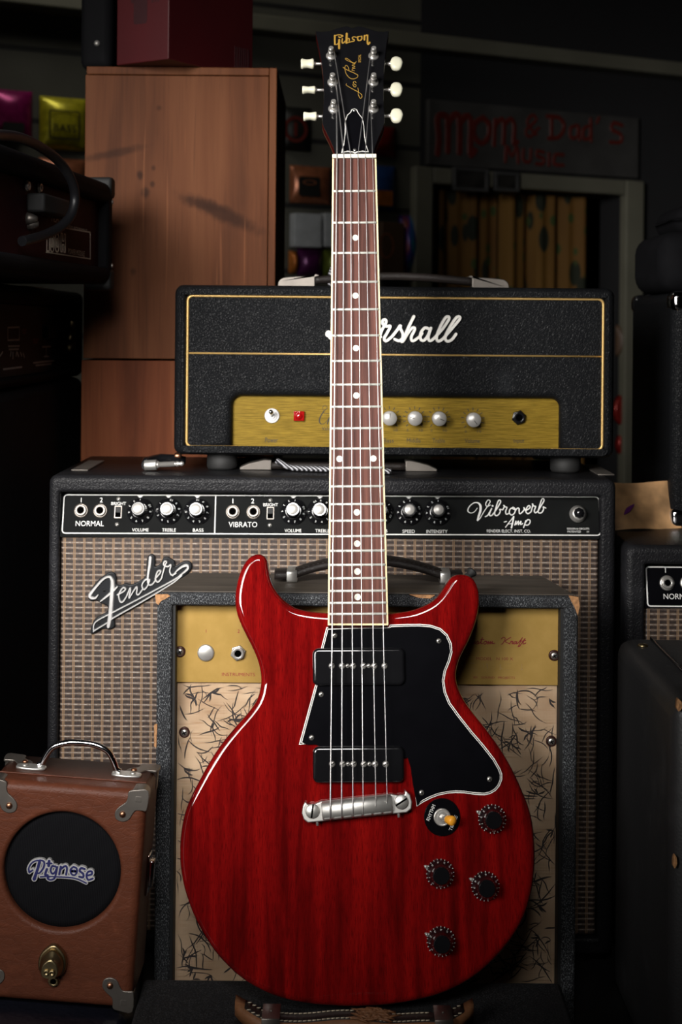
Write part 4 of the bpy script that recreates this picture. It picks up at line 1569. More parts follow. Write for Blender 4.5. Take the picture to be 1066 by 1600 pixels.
for u, v, rot in ((608.5, 652.6, 0.1), (648, 652.8, -1.3), (685.6, 653.2, 1.9), (739, 655.0, 2.5)):
    a, b = GP.px(u, v)
    f = GP.at(a, b)
    mb = MB()
    fl = []
    for q in range(80):
        t = 2 * pi * q / 80
        fl.append(((0.0079 + (0.0003 if q % 2 else 0)) * cos(t), (0.0079 + (0.0003 if q % 2 else 0)) * sin(t)))
    mb.prism(f, fl, 0.0003, 0.0120)
    mb.lathe(f, [(0.0077, 0.0119), (0.0083, 0.0126), (0.0080, 0.0134), (0, 0.0136)], 40)
    kb = part('control_knob', mb, M['spun'], head, 'silver spun-metal control knob')
    g = f.at(0, 0, 0, -rot)
    part('pointer', MB().box(g, -0.0004, 0.0004, 0.0008, 0.0060, 0.0134, 0.0139), M['black_ink'], kb)
a, b = GP.px(425.2, 649.5)
f = GP.at(a, b)
mb = MB().lathe(f, [(0.0086, 0), (0.0086, 0.0010), (0.0080, 0.0016), (0.0058, 0.0016), (0.0054, 0.0034), (0.0036, 0.0034), (0.0032, 0.0052), (0, 0.0052)], 32)
ps = part('power_switch', mb, M['badge_metal'], head)
p0, p1 = f.w(0, 0, 0.004), f.w(-0.0004, 0.0052, 0.0165)
mb = MB().tube([p0, p0 + (p1 - p0) * 0.6, p1, p1 + (p1 - p0) * 0.12, p1 + (p1 - p0) * 0.2], [0.0016, 0.0020, 0.0026, 0.0024, 0.0006], 14)
part('lever', mb, M['chrome'], ps)
a, b = GP.px(467.5, 649.8)
f = GP.at(a, b)
_t = NT('red_lens')
_t.b.inputs['Transmission Weight'].default_value = 0.35
M['red_lens'] = _t.fin((0.42, 0.006, 0.006), 0.15, coat=0.6)
mb = MB().box(f, -0.0062, 0.0062, -0.0056, 0.0056, 0, 0.0042, 0.0008)
mb.lathe(f, [(0.0040, 0.0042), (0.0036, 0.0050), (0, 0.0054)], 20)
part('indicator_lamp', mb, M['red_lens'], head, 'square red indicator lamp')
a, b = GP.px(811, 652.4)
jack(GP, a, b, 0.0, 0.0086, head, [M['black'], M['hole']])
# handle on top
HTF = Frame((0, MY + 0.10, H + mo_t), (1, 0, 0), (0, 0, 1))
c0, _ = P(435, 430, MY + 0.10)[0], 0
c1 = P(794, 430, MY + 0.10)[0]
_z0 = 0.0
for s_, a in ((1, c0), (-1, c1)):
    f = Frame(HTF.w(a, 0, 0), (s_, 0, 0), (0, 0, 1))
    mb = MB().prism(f, smooth([(0, 0.0), (0.0005, 0.006), (0.004, 0.0105), (0.012, 0.0128), (0.044, 0.0145), (0.0445, 0.0140), (0.0445, 0.0)], False, 3), -0.014, 0.014, 0.0010, 0.0010, 2)
    part('handle_cap', mb, M['dull'], head, 'worn metal handle end')
mb = MB()
ls = []
for q in range(21):
    s_ = q / 20
    a = c0 + 0.040 + (c1 - c0 - 0.080) * s_
    zz = 0.008 + 0.006 * sin(pi * s_)
    ls.append([HTF.w(a, zz + hh, yy) for yy, hh in ((-0.012, -0.0035), (-0.012, 0.0035), (-0.009, 0.0055), (0.009, 0.0055), (0.012, 0.0035), (0.012, -0.0035))])
part('handle', mb.loops(ls), M['strap_black'], head, 'black strap handle')

# ================================================================== SMALL TWEED COMBO (stands behind the guitar)
KY = 1.402
FK = Frame((0, KY, H))
ko_l, _ = FK.px(241.5, 1230)
ko_r, _ = FK.px(903, 1230)
_, ko_t = FK.px(560, 929.5)
ko_b = -0.70
ki_l, _ = FK.px(266, 1230)
ki_r, _ = FK.px(880.5, 1230)
_, ki_t = FK.px(560, 948)
KD = 0.113


def taper(mb, k=0.82):
    cx = (ko_l + ko_r) / 2
    for v in mb.v:
        v.x = cx + (v.x - cx) * (1 - k * max(v.y - KY, 0))
    return mb

kraft = thing('tweed_amplifier', base((ko_l + ko_r) / 2, KY + 0.06, CT), 'worn grey cloth amplifier with gold top plate and twig-print grille behind the guitar', 'amplifier', 'guitar amplifiers on the counter')
mb = MB().ring(FK, rrect(ko_l, ko_r, ko_b, ko_t, 0.005, 3), rrect(ki_l, ki_r, ko_b + 0.016, ki_t, 0.001, 3), -KD, 0.0, 0.0045, 0.0025, 3)
mb.prism(FK, offset(ccw(rrect(ki_l, ki_r, ko_b + 0.016, ki_t, 0.001, 3)), -0.001), -KD + 0.0005, -KD + 0.012)
taper(mb)
part('cabinet', mb, M['tweed'], kraft, 'grey tweed cloth cabinet')
KT = Frame((0, KY, H + ko_t), (1, 0, 0), (0, 1, 0))
mb = MB().box(KT, ko_l + 0.003, ko_r - 0.003, 0.006, KD - 0.003, 0.0, 0.0012, 0.0005)
taper(mb)
part('top_cover', mb, M['tweed_top'], kraft, 'faded brown top')
# black ring standing in for the shade just inside the frame
mb = MB().ring(FK, rrect(ki_l + 0.0003, ki_r - 0.0003, ko_b + 0.0163, ki_t - 0.0003, 0.001, 2), rrect(ki_l + 0.0035, ki_r - 0.0035, ko_b + 0.02, ki_t - 0.001, 0.001, 2), -0.025, -0.004, 0.0004, 0.0004, 2)
part('frame_shade_ring', mb, M['matte'], kraft)
KP = Frame(FK.w(0, 0, -0.020))
_, kp_b = KP.px(560, 1068.5)
mb = MB().box(KP, ki_l + 0.001, ki_r - 0.001, kp_b, ki_t - 0.0005, -0.004, 0.0, 0.0006)
kp = part('control_plate', mb, M['kraft_panel'], kraft, 'satin gold control plate')
KC = Frame(FK.w(0, 0, -0.0235))
mb = MB().box(KC, ki_l + 0.001, ki_r - 0.001, ko_b + 0.017, kp_b + 0.004, -0.006, 0.0)
rnd = random.Random(11)
mb.mi = 1
ca0, ca1, cb0, cb1 = ki_l + 0.003, ki_r - 0.003, -0.66, kp_b - 0.001


def twig(x, y, ang, ln, w_, curl):
    pts = []
    for q in range(5):
        pts.append((x, y))
        x += cos(ang) * ln / 4
        y += sin(ang) * ln / 4
        ang += curl + rnd.uniform(-0.42, 0.42)
    for q in range(1, 5):
        if not (ca0 < pts[q][0] < ca1 and cb0 < pts[q][1] < cb1):
            pts = pts[:q]
            break
    if len(pts) < 5:
        return pts + [pts[-1]] * 4
    else:
        mb.stroke(KC, pts, [w_ * 0.4, w_, w_ * 1.1, w_, w_ * 0.35], 0.00003, 0.00014, 3)
    return pts


_nx, _ny = 31, 30
for _i in range(_nx * _ny):
    x = ca0 + (ca1 - ca0) * ((_i % _nx) + rnd.random()) / _nx
    y = cb0 + (cb1 - cb0) * ((_i // _nx) + rnd.random()) / _ny
    ang = rnd.uniform(0, 2 * pi)
    p_ = twig(x, y, ang, rnd.uniform(0.014, 0.036), rnd.uniform(0.0007, 0.0014), rnd.uniform(-0.13, 0.13))
    if rnd.random() < 0.75:
        q = p_[rnd.choice((1, 2, 3))]
        twig(q[0], q[1], ang + rnd.choice((-1, 1)) * rnd.uniform(0.9, 1.7), rnd.uniform(0.008, 0.020), rnd.uniform(0.0006, 0.0011), rnd.uniform(-0.2, 0.2))
    if rnd.random() < 0.12:
        q = p_[2]
        for _j in range(3):
            twig(q[0], q[1], rnd.uniform(0, 2 * pi), rnd.uniform(0.006, 0.013), 0.0016, 0.1)
part('grille_cloth', mb, [M['burlap'], M['twig']], kraft, 'beige mesh cloth printed with black twigs')


def cup_screw(fr, u, v, parent, cupmat):
    a, b = fr.px(u, v)
    mb = MB().lathe(fr, [(0.0056, 0), (0.0052, 0.0012), (0.0042, 0.0018), (0.0036, 0.0010), (0, 0.0010)], 28, a, b, 0)
    cpo = part('cup_washer', mb, cupmat, parent)
    screw(fr, a, b, 0.0010, 0.0036, cpo)


cup_screw(KP, 281.5, 1018, kraft, M['cup'])
cup_screw(KP, 866, 1024, kraft, M['cup'])
cup_screw(KC, 288.3, 1144, kraft, M['cup'])
cup_screw(KC, 861.5, 1158, kraft, M['cup'])
a, b = KP.px(321.8, 1020)
mb = MB().lathe(KP, [(0.0086, 0), (0.0084, 0.0012), (0.0070, 0.0020), (0, 0.0022)], 32, a, b, 0)
part('hole_plug', mb, M['satin'], kraft, 'round blank metal plug')
a, b = KP.px(372.3, 1020)
jack(KP, a, b, 0, 0.0079, kraft)
mb = MB()
for s, u0, u1, v0, v1 in (('1', 321, 323.2, 983.5, 988.6), ('2', 371.2, 374.6, 983.5, 988.8), ('INSTRUMENTS', 346.8, 398.5, 1051, 1056.6),
                          ('MODEL   N 100 X', 744.5, 802, 1026.8, 1031.8), ('BY   SOUND   PROJECTS', 740.5, 805, 1056.8, 1061.8)):
    mb.textpx(KP, s, u0, u1, v0, v1)
for pts in (
        [(185, 130), (165, 125), (132, 165), (118, 215), (140, 232), (180, 205)], [(180, 180), (182, 212), (208, 205), (228, 180), (222, 212), (240, 205)],
        [(240, 205), (262, 175), (268, 200), (245, 222)], [(268, 212), (300, 190), (322, 130), (300, 205), (322, 208)], [(300, 160), (340, 156)],
        [(352, 182), (335, 205), (352, 217), (376, 200), (370, 180), (355, 182), (385, 190)], [(385, 215), (402, 180), (402, 215), (428, 180), (424, 215), (452, 180), (446, 210), (478, 205)],
        [(560, 152), (590, 130), (612, 148), (584, 205), (565, 218)], [(685, 130), (612, 178), (650, 205), (670, 212)], [(668, 212), (692, 175), (688, 190), (712, 182), (700, 212), (722, 205)],
        [(752, 185), (728, 192), (720, 212), (742, 210), (765, 182), (754, 212), (775, 205)], [(775, 205), (832, 138), (822, 150), (788, 232), (775, 248), (795, 245), (815, 215)],
        [(815, 215), (868, 142), (838, 208), (858, 212), (878, 200)], [(812, 180), (875, 170)]):
    p2 = KP.pxs([(715 + x / 8.2, 980 + y / 8.2) for x, y in pts])
    mb.stroke(KP, p2, 11 * 1.42 / FPX / 8.2, 0, 0.0002, 5)
part('plate_lettering', mb, M['red_ink'], kp, 'dark red lettering')
M['smudge'] = plain('worn_off_ink', (0.30, 0.19, 0.06), 0.6)
mb = MB()
for u0, v0, u1, v1, w_ in ((727, 1036, 727, 1045, 1.2), (727, 1036, 731, 1036, 1.0), (734, 1036, 743, 1036.4, .6), (725, 1045, 747, 1045.6, .6), (756, 1037, 756, 1044, .5), (761, 1037, 762, 1044, 1.2),
                          (782, 1039, 782, 1046, 1.6), (782, 1042, 786, 1046, .8), (815.5, 1038, 815.5, 1047, 1.0), (814, 1046, 817, 1046, 1.2), (793, 1037, 800, 1037, .4), (790, 1046, 800, 1046, .4)):
    mb.stroke(KP, KP.pxs([(u0, v0), (u1, v1)]), w_ * 1.42 / FPX * 1.3, 0, 0.00015, 1, False)
part('worn_mark', mb, M['smudge'], kp, 'rubbed-out remains of lettering')
# torn corners with bare wood
for cor, pts in ((0, [(242.5, 929), (262, 928.5), (266, 931), (258, 936), (252, 938.5), (248, 945), (244, 942)]), (1, [(889, 930.5), (904, 933), (906, 947), (903, 962), (898.5, 950), (893, 940)]),
                 (0, [(241, 1133), (246, 1131), (245, 1150), (244.5, 1168), (241, 1166)]), (2, [(640, 929), (680, 930), (672, 935), (655, 934)])):
    mb = MB().prism(FK, FK.pxs(pts), -0.003, 0.0007)
    part('torn_edge', mb, M['worn_wood'], kraft, 'bare wood where the cloth is torn')
# handle
hb0, hb1 = P(448, 905, KY + 0.075)[0], P(703, 905, KY + 0.075)[0]
KH = Frame((0, KY + 0.07, H + ko_t + 0.0012), (1, 0, 0), (0, 0, 1))
mb = MB()
ls = []
L = hb1 - hb0 + 0.024
for q in range(25):
    s_ = q / 24
    a = hb0 - 0.012 + L * s_
    zz = 0.006 + 0.0155 * sin(pi * min(max((s_ - 0.10) / 0.80, 0), 1)) ** 0.8
    ls.append([KH.w(a, zz + hh, yy) for yy, hh in ((-0.013, -0.003), (-0.013, 0.003), (-0.009, 0.0050), (0.009, 0.0050), (0.013, 0.003), (0.013, -0.003))])
hd = part('handle', mb.loops(ls), M['strap_black'], kraft, 'cracked black leather handle')
mb = MB()
for yy in (-0.0105, 0.0105):
    for q in range(34):
        s_ = 0.08 + 0.84 * q / 33
        a = hb0 - 0.012 + L * s_
        zz = 0.006 + 0.0155 * sin(pi * min(max((s_ - 0.10) / 0.80, 0), 1)) ** 0.8 + 0.0044
        mb.tube([KH.w(a - 0.0012, zz, yy), KH.w(a + 0.0012, zz, yy)], 0.0004, 5)
part('stitching', mb, M['twig'], hd)
for a in (hb0 + 0.006, hb1 - 0.006):
    mb = MB().ring(Frame(KH.w(a, 0, 0), (0, -1, 0), (0, 0, 1)), rrect(-0.0155, 0.0155, 0.0, 0.0125, 0.003, 3), rrect(-0.0142, 0.0142, 0.0008, 0.0113, 0.002, 3), -0.0052, 0.0052, 0.0003, 0.0003, 2)
    part('handle_loop', mb, M['satin'], kraft, 'dull metal handle loop')

# ================================================================== LITTLE LEATHERETTE AMP (lower left)
PYAW, PROL = radians(0.6), radians(3.7)
_ex = Vector((cos(PYAW), -sin(PYAW), 0))
_up = Vector((0, 0, 1))
_nn = _ex.cross(_up)
_ex2 = _ex * cos(PROL) - _up * sin(PROL)
_up2 = _up * cos(PROL) + _ex * sin(PROL)
PG_ = Frame(P(96.2, 1362, 1.292), _ex2, _up2)
pw2 = 0.0722
_, ptop = PG_.px(120, 1229)
_, pbot = PG_.px(100, 1570.5)
PD = 0.076
_o = PG_.w(0, pbot, -PD / 2)
_pm = Matrix.Identity(4)
for _i in range(3):
    _pm[_i][0], _pm[_i][1], _pm[_i][2], _pm[_i][3] = PG_.ex[_i], -PG_.n[_i], PG_.up[_i], _o[_i]
pig = thing('practice_amplifier', _pm, 'small brown leatherette practice amplifier with round black speaker and metal corners', 'amplifier', 'guitar amplifiers on the counter')
CR = 0.0533
NC = 96


def rect_by_angle(a0, a1, b0, b1, r, k):
    """k points on a rounded rectangle at even angles about the origin"""
    dense = rrect(a0, a1, b0, b1, r, 10)
    an = [atan2(p[1], p[0]) for p in dense]
    m = len(dense)
    out = []
    for i in range(k):
        t = 2 * pi * (i + 0.5) / k
        d = (cos(t), sin(t))
        for j in range(m):
            p, q = dense[j], dense[(j + 1) % m]
            c0 = d[0] * p[1] - d[1] * p[0]
            c1 = d[0] * q[1] - d[1] * q[0]
            if c0 <= 0 < c1:
                s_ = -c0 / (c1 - c0)
                out.append((p[0] + (q[0] - p[0]) * s_, p[1] + (q[1] - p[1]) * s_))
                break
    return out


NC = 180
mb = MB()


def _rb(d):
    return rect_by_angle(-pw2 + d, pw2 - d, pbot + d, ptop - d, max(0.009 - d, 0.0012), NC)


ls = [[PG_.w(a, b, -PD) for a, b in _rb(0.0)]]
for q in range(7):
    t = q / 6 * pi / 2
    ls.append([PG_.w(a, b, -0.0075 + 0.0075 * sin(t)) for a, b in _rb(0.0075 - 0.0075 * cos(t))])
for q in range(6):
    t = (1 - q / 5) * pi / 2
    ls.append([PG_.w(a, b, -0.0045 + 0.0045 * sin(t)) for a, b in circle(0, 0, CR + 0.0045 - 0.0045 * cos(t), NC, pi / NC)])
ls.append([PG_.w(a, b, -PD) for a, b in circle(0, 0, CR, NC, pi / NC)])
mb.loops(ls, close_ring=True)
for _b in (7, len(ls) - 1):
    for q in range(NC):
        mb.s[_b * NC + q] = False
mb.prism(PG_, rrect(-pw2 + 0.002, pw2 - 0.002, pbot + 0.002, ptop - 0.002, 0.006, 4), -PD + 0.001, -PD + 0.006)
part('cabinet', mb, M['leather'], pig, 'creased brown leatherette box')
# lid seam along the top, hinge line
mb = MB().lathe(PG_, [(CR + 0.001, -0.014), (CR + 0.001, -0.0075), (CR - 0.006, -0.0065), (0, -0.006)], 64)
part('speaker_cloth', mb, M['speaker'], pig, 'round black speaker cloth')
mb = MB()
mb2 = MB()
kk = 1.3 / FPX / 7.614
PL = Frame(PG_.w(0, 0, -0.0062), PG_.ex, PG_.up)
for pts, wd in (
        ([(250, 190), (228, 270), (205, 340), (188, 390)], [40, 38, 40, 46]), ([(130, 310), (122, 262), (165, 195), (240, 168), (302, 185), (300, 250), (255, 315), (215, 325)], [30, 22, 22, 22, 26, 28, 24, 18]), ([(130, 310), (170, 285)], 24),
        ([(338, 275), (318, 340), (345, 345)], 34), ([(365, 180), (360, 232)], 40), ([(336, 205), (395, 205)], 24),
        ([(445, 245), (400, 240), (382, 290), (405, 330), (440, 300), (462, 240), (445, 330), (425, 385), (375, 400), (345, 380), (365, 362)], 26),
        ([(503, 245), (484, 335)], 30), ([(494, 280), (552, 238), (576, 262), (566, 338)], 28),
        ([(655, 245), (618, 280), (630, 330), (665, 345), (695, 310), (690, 265), (655, 245)], 26), ([(640, 295), (675, 298)], 40),
        ([(785, 272), (745, 262), (728, 295), (770, 330), (768, 370), (722, 362)], 30),
        ([(812, 350), (872, 332), (868, 300), (830, 305), (808, 350), (830, 400), (882, 385)], 28),
        ([(260, 365), (350, 360), (460, 365), (600, 372), (700, 392), (805, 440)], 20)):
    p2 = PL.pxs([(30 + x / 7.614, 1320 + y / 7.614) for x, y in pts])
    w1 = [w_ * kk for w_ in wd] if isinstance(wd, list) else [wd * kk] * len(pts)
    mb.stroke(PL, p2, [w_ + 24 * kk for w_ in w1], 0.0, 0.0026, 5, True, 0.96)
    mb2.stroke(PL, p2, [max(w_ - 3 * kk, 6 * kk) for w_ in w1], 0.0024, 0.0032, 5, True, 0.92)
lgo = part('logo_badge', mb, M['badge_metal'], pig, 'silver-edged navy name badge')
mb2.mi = 1
for x in (640, 675):
    a, b = PL.px(30 + x / 7.614, 1320 + 296 / 7.614)
    mb2.lathe(PL, [(0.0011, 0.003), (0.0011, 0.0036), (0, 0.0036)], 12, a, b)
part('badge_enamel', mb2, [M['navy'], M['chrome']], lgo, 'navy blue lettering')
# snout-shaped volume knob
a, b = PG_.px(83.5, 1501)
f = PG_.at(a, b)
egg = [(0.0, 0.0165), (0.004, 0.0150), (0.0105, 0.0085), (0.0128, 0.0015), (0.0122, -0.006), (0.0085, -0.0108), (0.0, -0.0122), (-0.0085, -0.0108), (-0.0122, -0.006), (-0.0128, 0.0015), (-0.0105, 0.0085), (-0.004, 0.0150)]
egg = smooth(egg, True, 4)
mb = MB().prism(f, egg, 0.0, 0.006, 0.002, 0.001, 3)
mb.loops([[f.w(x * k, y * k - dy, n) for x, y in egg] for k, dy, n in ((0.84, 0.0, 0.006), (0.80, 0.0008, 0.010), (0.66, 0.0016, 0.0115), (0.62, 0.002, 0.0150), (0.54, 0.0024, 0.0165))])
sn = part('volume_knob', mb, M['brass'], pig, 'tarnished brass snout-shaped knob')
for s_ in (-1, 1):
    g = f.at(s_ * 0.0026, -0.0036, 0.0160)
    mb = MB().lathe(g, [(0.0026, 0), (0.0030, 0.0012), (0.0022, 0.0024), (0.0012, 0.0014), (0, 0.0010)], 18)
    part('nostril', mb, M['brass'], sn)
a, b = PG_.px(84.5, 1531.5)
jack(PG_, a, b, 0, 0.0058, pig, [M['brass'], M['hole']])


def corner_plate(fr, a, b, sx, sy, parent, rd=0.0, back=False):
    """pressed metal corner: waisted tab on the front with a rivet, wrapped over the edge"""
    def mp(pts):
        return [(a + sx * x, b + sy * y) for x, y in pts]
    tab = [(-0.0015, -0.0012), (0.010, -0.0012), (0.0165, 0.0008), (0.0170, 0.006), (0.0185, 0.0105), (0.0240, 0.0150), (0.0275, 0.0200), (0.0265, 0.0262), (0.0205, 0.0285), (0.0145, 0.0262), (0.0112, 0.0205), (0.0085, 0.0175), (0.003, 0.0172), (-0.0012, 0.0160)]
    mb = MB().prism(fr, smooth(mp(tab), True, 3), -0.0012, 0.0011, 0.0006, 0, 2)
    # wrapped block over the corner itself
    lo = (min(a - sx * 0.0012, a + sx * 0.0155), max(a - sx * 0.0012, a + sx * 0.0155))
    hi = (min(b - sy * 0.0012, b + sy * 0.0150), max(b - sy * 0.0012, b + sy * 0.0150))
    mb.prism(fr, rrect(lo[0], lo[1], hi[0], hi[1], 0.006, 4), -0.020, 0.0012, 0.006, 0.002, 4)
    cp = part('corner_plate', mb, M['dull'], parent, 'dull metal corner')
    mb = MB().lathe(fr, [(0.0029, 0), (0.0027, 0.0012), (0.0014, 0.0020), (0, 0.0022)], 16, a + sx * 0.0205, b + sy * 0.0215, 0.0011)
    part('rivet', mb, M['copper'], cp)


for sx, sy in ((1, 1), (-1, 1), (1, -1), (-1, -1)):
    corner_plate(PG_, -sx * pw2 , (pbot if sy > 0 else ptop), sx, sy, pig)
# back top corners
PTF = Frame(PG_.w(0, ptop, 0), PG_.ex, -PG_.n)
for sx in (1, -1):
    corner_plate(PTF, -sx * pw2, PD, sx, -1, pig)
# lid seam
mb = MB().box(PTF, -pw2 + 0.004, pw2 - 0.004, PD * 0.30, PD * 0.32, 0.0, 0.0010, 0.0005)
part('lid_seam', mb, M['leather'], pig)
# handle
hyy = PD * 0.55
hx0, hx1 = PG_.px(46, 1203, -PD * 0.45)[0], PG_.px(196, 1213, -PD * 0.45)[0]
for s_, hx in ((1, hx0), (-1, hx1)):
    mb = MB().prism(PTF, smooth([(hx - 0.012, hyy - 0.005), (hx, hyy - 0.0075), (hx + 0.012, hyy - 0.005), (hx + 0.014, hyy), (hx + 0.012, hyy + 0.005), (hx, hyy + 0.0075), (hx - 0.012, hyy + 0.005), (hx - 0.014, hyy)], True, 3), 0.0, 0.0022, 0.001, 0, 2)
    mb.lathe(PTF, [(0.0028, 0.0022), (0.0024, 0.0032), (0, 0.0036)], 14, hx - s_ * 0.006, hyy, 0)
    part('handle_mount', mb, M['satin'], pig)
hp = [(hx0 + 0.006, 0.003), (hx0 + 0.010, 0.005), (hx0 + 0.0125, 0.011), (hx0 + 0.019, 0.021), (hx0 + 0.032, 0.0262), (0.0, 0.0272), (hx1 - 0.032, 0.0262), (hx1 - 0.019, 0.021), (hx1 - 0.0125, 0.011), (hx1 - 0.010, 0.005), (hx1 - 0.006, 0.003)]
hp = smooth(hp, False, 4)
part('handle', MB().tube([PTF.w(a, hyy, n) for a, n in hp], 0.0029, 12), M['chrome'], pig, 'bent metal rod handle')
# side latch
PSF = Frame(PG_.w(pw2, 0, 0), -PG_.n, PG_.up)
mb = MB().box(PSF, 0.038, 0.058, -0.032, 0.006, 0.0, 0.0025, 0.0008)
mb.box(PSF, 0.042, 0.054, -0.026, 0.000, 0.002, 0.0065, 0.002)
part('latch', mb, M['chrome'], pig, 'chrome side latch')

# ================================================================== CASES THEY STAND ON
CZ = -0.6160
cA0, cA1 = -0.1805, 0.212
case = thing('equipment_case', base(0.016, 1.25, CT), 'flat black cloth-covered case carrying the red guitar, tan leather handle on top', 'case')
mb = MB().box(Frame((0, 0, 0), (1, 0, 0), (0, 1, 0)), cA0, cA1, 1.165, 1.3405, CT, H + CZ, 0.004, 3)
part('case_body', mb, M['scuffed'], case, 'scuffed black case')
SF = Frame((0, 1.232, H + CZ), (1, 0, 0), (0, 0, 1))
sx0, sx1 = SF.px(366, 1582)[0], SF.px(742, 1582)[0]


def strap_pos(s_, e):
    lift = max(0, 1 - e) ** 1.3
    return 0.0100 + 0.0110 * lift + 0.0035 * sin(pi * s_), 0.016 * lift


mb = MB()
ls = []
NS = 49
for q in range(NS):
    s_ = q / (NS - 1)
    a = sx0 + (sx1 - sx0) * s_
    e = min(s_, 1 - s_) / 0.14
    zz, bk = strap_pos(s_, e)
    k = min(1, 0.72 + e * 0.6)
    th = 0.0050 + 0.0012 * sin(17 * s_)
    ls.append([SF.w(a, zz + hh, yy * k - bk) for yy, hh in ((-0.0105, -th * 1.4), (-0.0115, 0.0), (-0.009, th), (0.009, th), (0.0115, 0.0), (0.0105, -th * 1.4))])
hs_ = part('handle', mb.loops(ls), M['strap'], case, 'frayed tan leather handle')
mb = MB()
ls = []
for q in range(NS):
    s_ = q / (NS - 1)
    if s_ < 0.03 or s_ > 0.97:
        continue
    a = sx0 + (sx1 - sx0) * s_
    e = min(s_, 1 - s_) / 0.14
    zz, bk = strap_pos(s_, e)
    zz += 0.0050 + 0.0012 * sin(17 * s_)
    k = min(1, 0.72 + e * 0.6)
    ls.append([SF.w(a, zz + hh, yy * k - bk) for yy, hh in ((-0.0085, -0.001), (-0.0085, 0.0006), (0.0085, 0.0006), (0.0085, -0.001))])
part('handle_top', mb.loops(ls), M['strap_black'], hs_, 'black worn upper face')
mb = MB()
for yy in (-0.0068, 0.0068):
    for q in range(46):
        s_ = 0.06 + 0.88 * q / 45
        if 0.14 < s_ < 0.18 or 0.82 < s_ < 0.86 or (0.50 < s_ < 0.66 and yy < 0):
            continue
        a = sx0 + (sx1 - sx0) * s_
        e = min(s_, 1 - s_) / 0.14
        zz, bk = strap_pos(s_, e)
        zz += 0.0050 + 0.0012 * sin(17 * s_) + 0.0008
        k = min(1, 0.72 + e * 0.6)
        mb.tube([SF.w(a - 0.0016, zz, yy * k + 0.0003 - bk), SF.w(a + 0.0016, zz, yy * k - 0.0003 - bk)], 0.00045, 6)
part('stitching', mb, M['stitch'], hs_, 'pale stitching')
rnd = random.Random(5)
mb = MB()
for q in range(70):
    s_ = rnd.gauss(0.575, 0.035)
    a = sx0 + (sx1 - sx0) * s_
    yy = rnd.uniform(-0.009, 0.010)
    z0 = 0.0100 + 0.0035 + 0.0052 + rnd.uniform(0.0004, 0.0022)
    d = rnd.uniform(0.003, 0.008)
    w2 = rnd.uniform(-0.004, 0.004)
    mb.tube([SF.w(a - d, z0, yy - w2), SF.w(a, z0 + 0.0008, yy), SF.w(a + d, z0 - 0.0006, yy + w2)], [0.0005, 0.0012, 0.0004], 6)
part('frayed_patch', mb, M['strap'], hs_, 'frayed brown leather where the black face has worn off')
for u in (424, 692.5):
    a = SF.px(u, 1582)[0]
    f = Frame(SF.w(a, 0, 0), (0, -1, 0), (0, 0, 1))
    mb = MB().ring(f, rrect(-0.0140, 0.0140, 0.0, 0.0225, 0.001, 2), rrect(-0.0128, 0.0128, 0.0012, 0.0213, 0.0006, 2), -0.0078, 0.0078, 0.0004, 0.0004, 2)
    mb.lathe(Frame(SF.w(a, 0.0225, 0), (1, 0, 0), (0, 1, 0)), [(0.0013, 0), (0.0008, 0.0008), (0, 0.0009)], 10)
    part('handle_clip', mb, M['dull'], case, 'square metal handle clip')

_t = NT('blue_black_vinyl')
_n = _t.noise(_t.co, 18, 4, 0.6)
_t.bump(_n, 0.6, 0.006)
M['bagvinyl'] = _t.fin((0.010, 0.011, 0.018), 0.3)
VF = Frame((0, 1.12, 0), (1, 0, 0), (0, 0, 1))
_zr, _sl = H - 0.6262, math.tan(PROL)
mb = MB().prism(VF, [(-0.42, CT + 0.001), (-0.192, CT + 0.001), (-0.190, _zr - 0.012), (-0.197, _zr - 0.001), (-0.34, _zr + 0.143 * _sl), (-0.40, _zr + 0.19 * _sl), (-0.42, _zr - 0.004)], -0.29, 0.0, 0.010, 0.006, 4)
solo('vinyl_case', mb, M['bagvinyl'], 'soft shiny black vinyl case beneath the brown leatherette amplifier', 'case')

# ================================================================== CABLES ON THE BIG COMBO
cz = H + fo_t
f = Frame((P(255, 722, FY + 0.055)[0], FY + 0.055, cz), (1, 0, 0), (0, 1, 0))
plug = thing('cable_plug', base(f.o[0], f.o[1], cz), 'right-angle metal cable plug lying beside the gold-panel head', 'cable')
e1 = Vector((cos(0.16), sin(-0.22) * 0.4, 0.06)).normalized()
p0 = f.w(-0.016, -0.006, 0.0068)
g = Frame(p0, e1.orthogonal(), e1.cross(e1.orthogonal()))
if g.n.dot(e1) < 0:
    g = Frame(p0, g.up, g.ex)
mb = MB().prism(g, circle(0, 0, 0.0066, 6, 0.2), -0.004, 0.010, 0.0006, 0.0006, 2)
part('plug_barrel', mb, M['satin'], plug)
mb = MB().lathe(g, [(0.0040, 0.0095), (0.0040, 0.012), (0.00315, 0.0125), (0.00315, 0.0300), (0.0026, 0.0302), (0.0026, 0.0322), (0.00315, 0.0324), (0.00315, 0.0335), (0.0021, 0.0362), (0.0030, 0.0385), (0.0016, 0.0408), (0, 0.0412)], 20)
part('plug_tip', mb, M['nickel'], plug)
mb = MB().tube([p0 - e1 * 0.004 + Vector((0.002, 0.002, 0)), f.w(-0.020, 0.010, 0.008), f.w(-0.006, 0.026, 0.010), f.w(0.012, 0.028, 0.010), f.w(0.022, 0.030, 0.009)], [0.0062, 0.0068, 0.0072, 0.006, 0.0045], 14)
part('plug_body', mb, M['black'], plug)
mb = MB().lathe(Frame(f.w(0.014, 0.0262, 0.0145), (0, 1, 0), (0, 0, 1)), [(0.0030, -0.004), (0.0040, -0.003), (0.0040, 0.003), (0.0030, 0.004), (0, 0.004)], 16)
part('clamp_ring', mb, M['copper'], plug)
pts = []
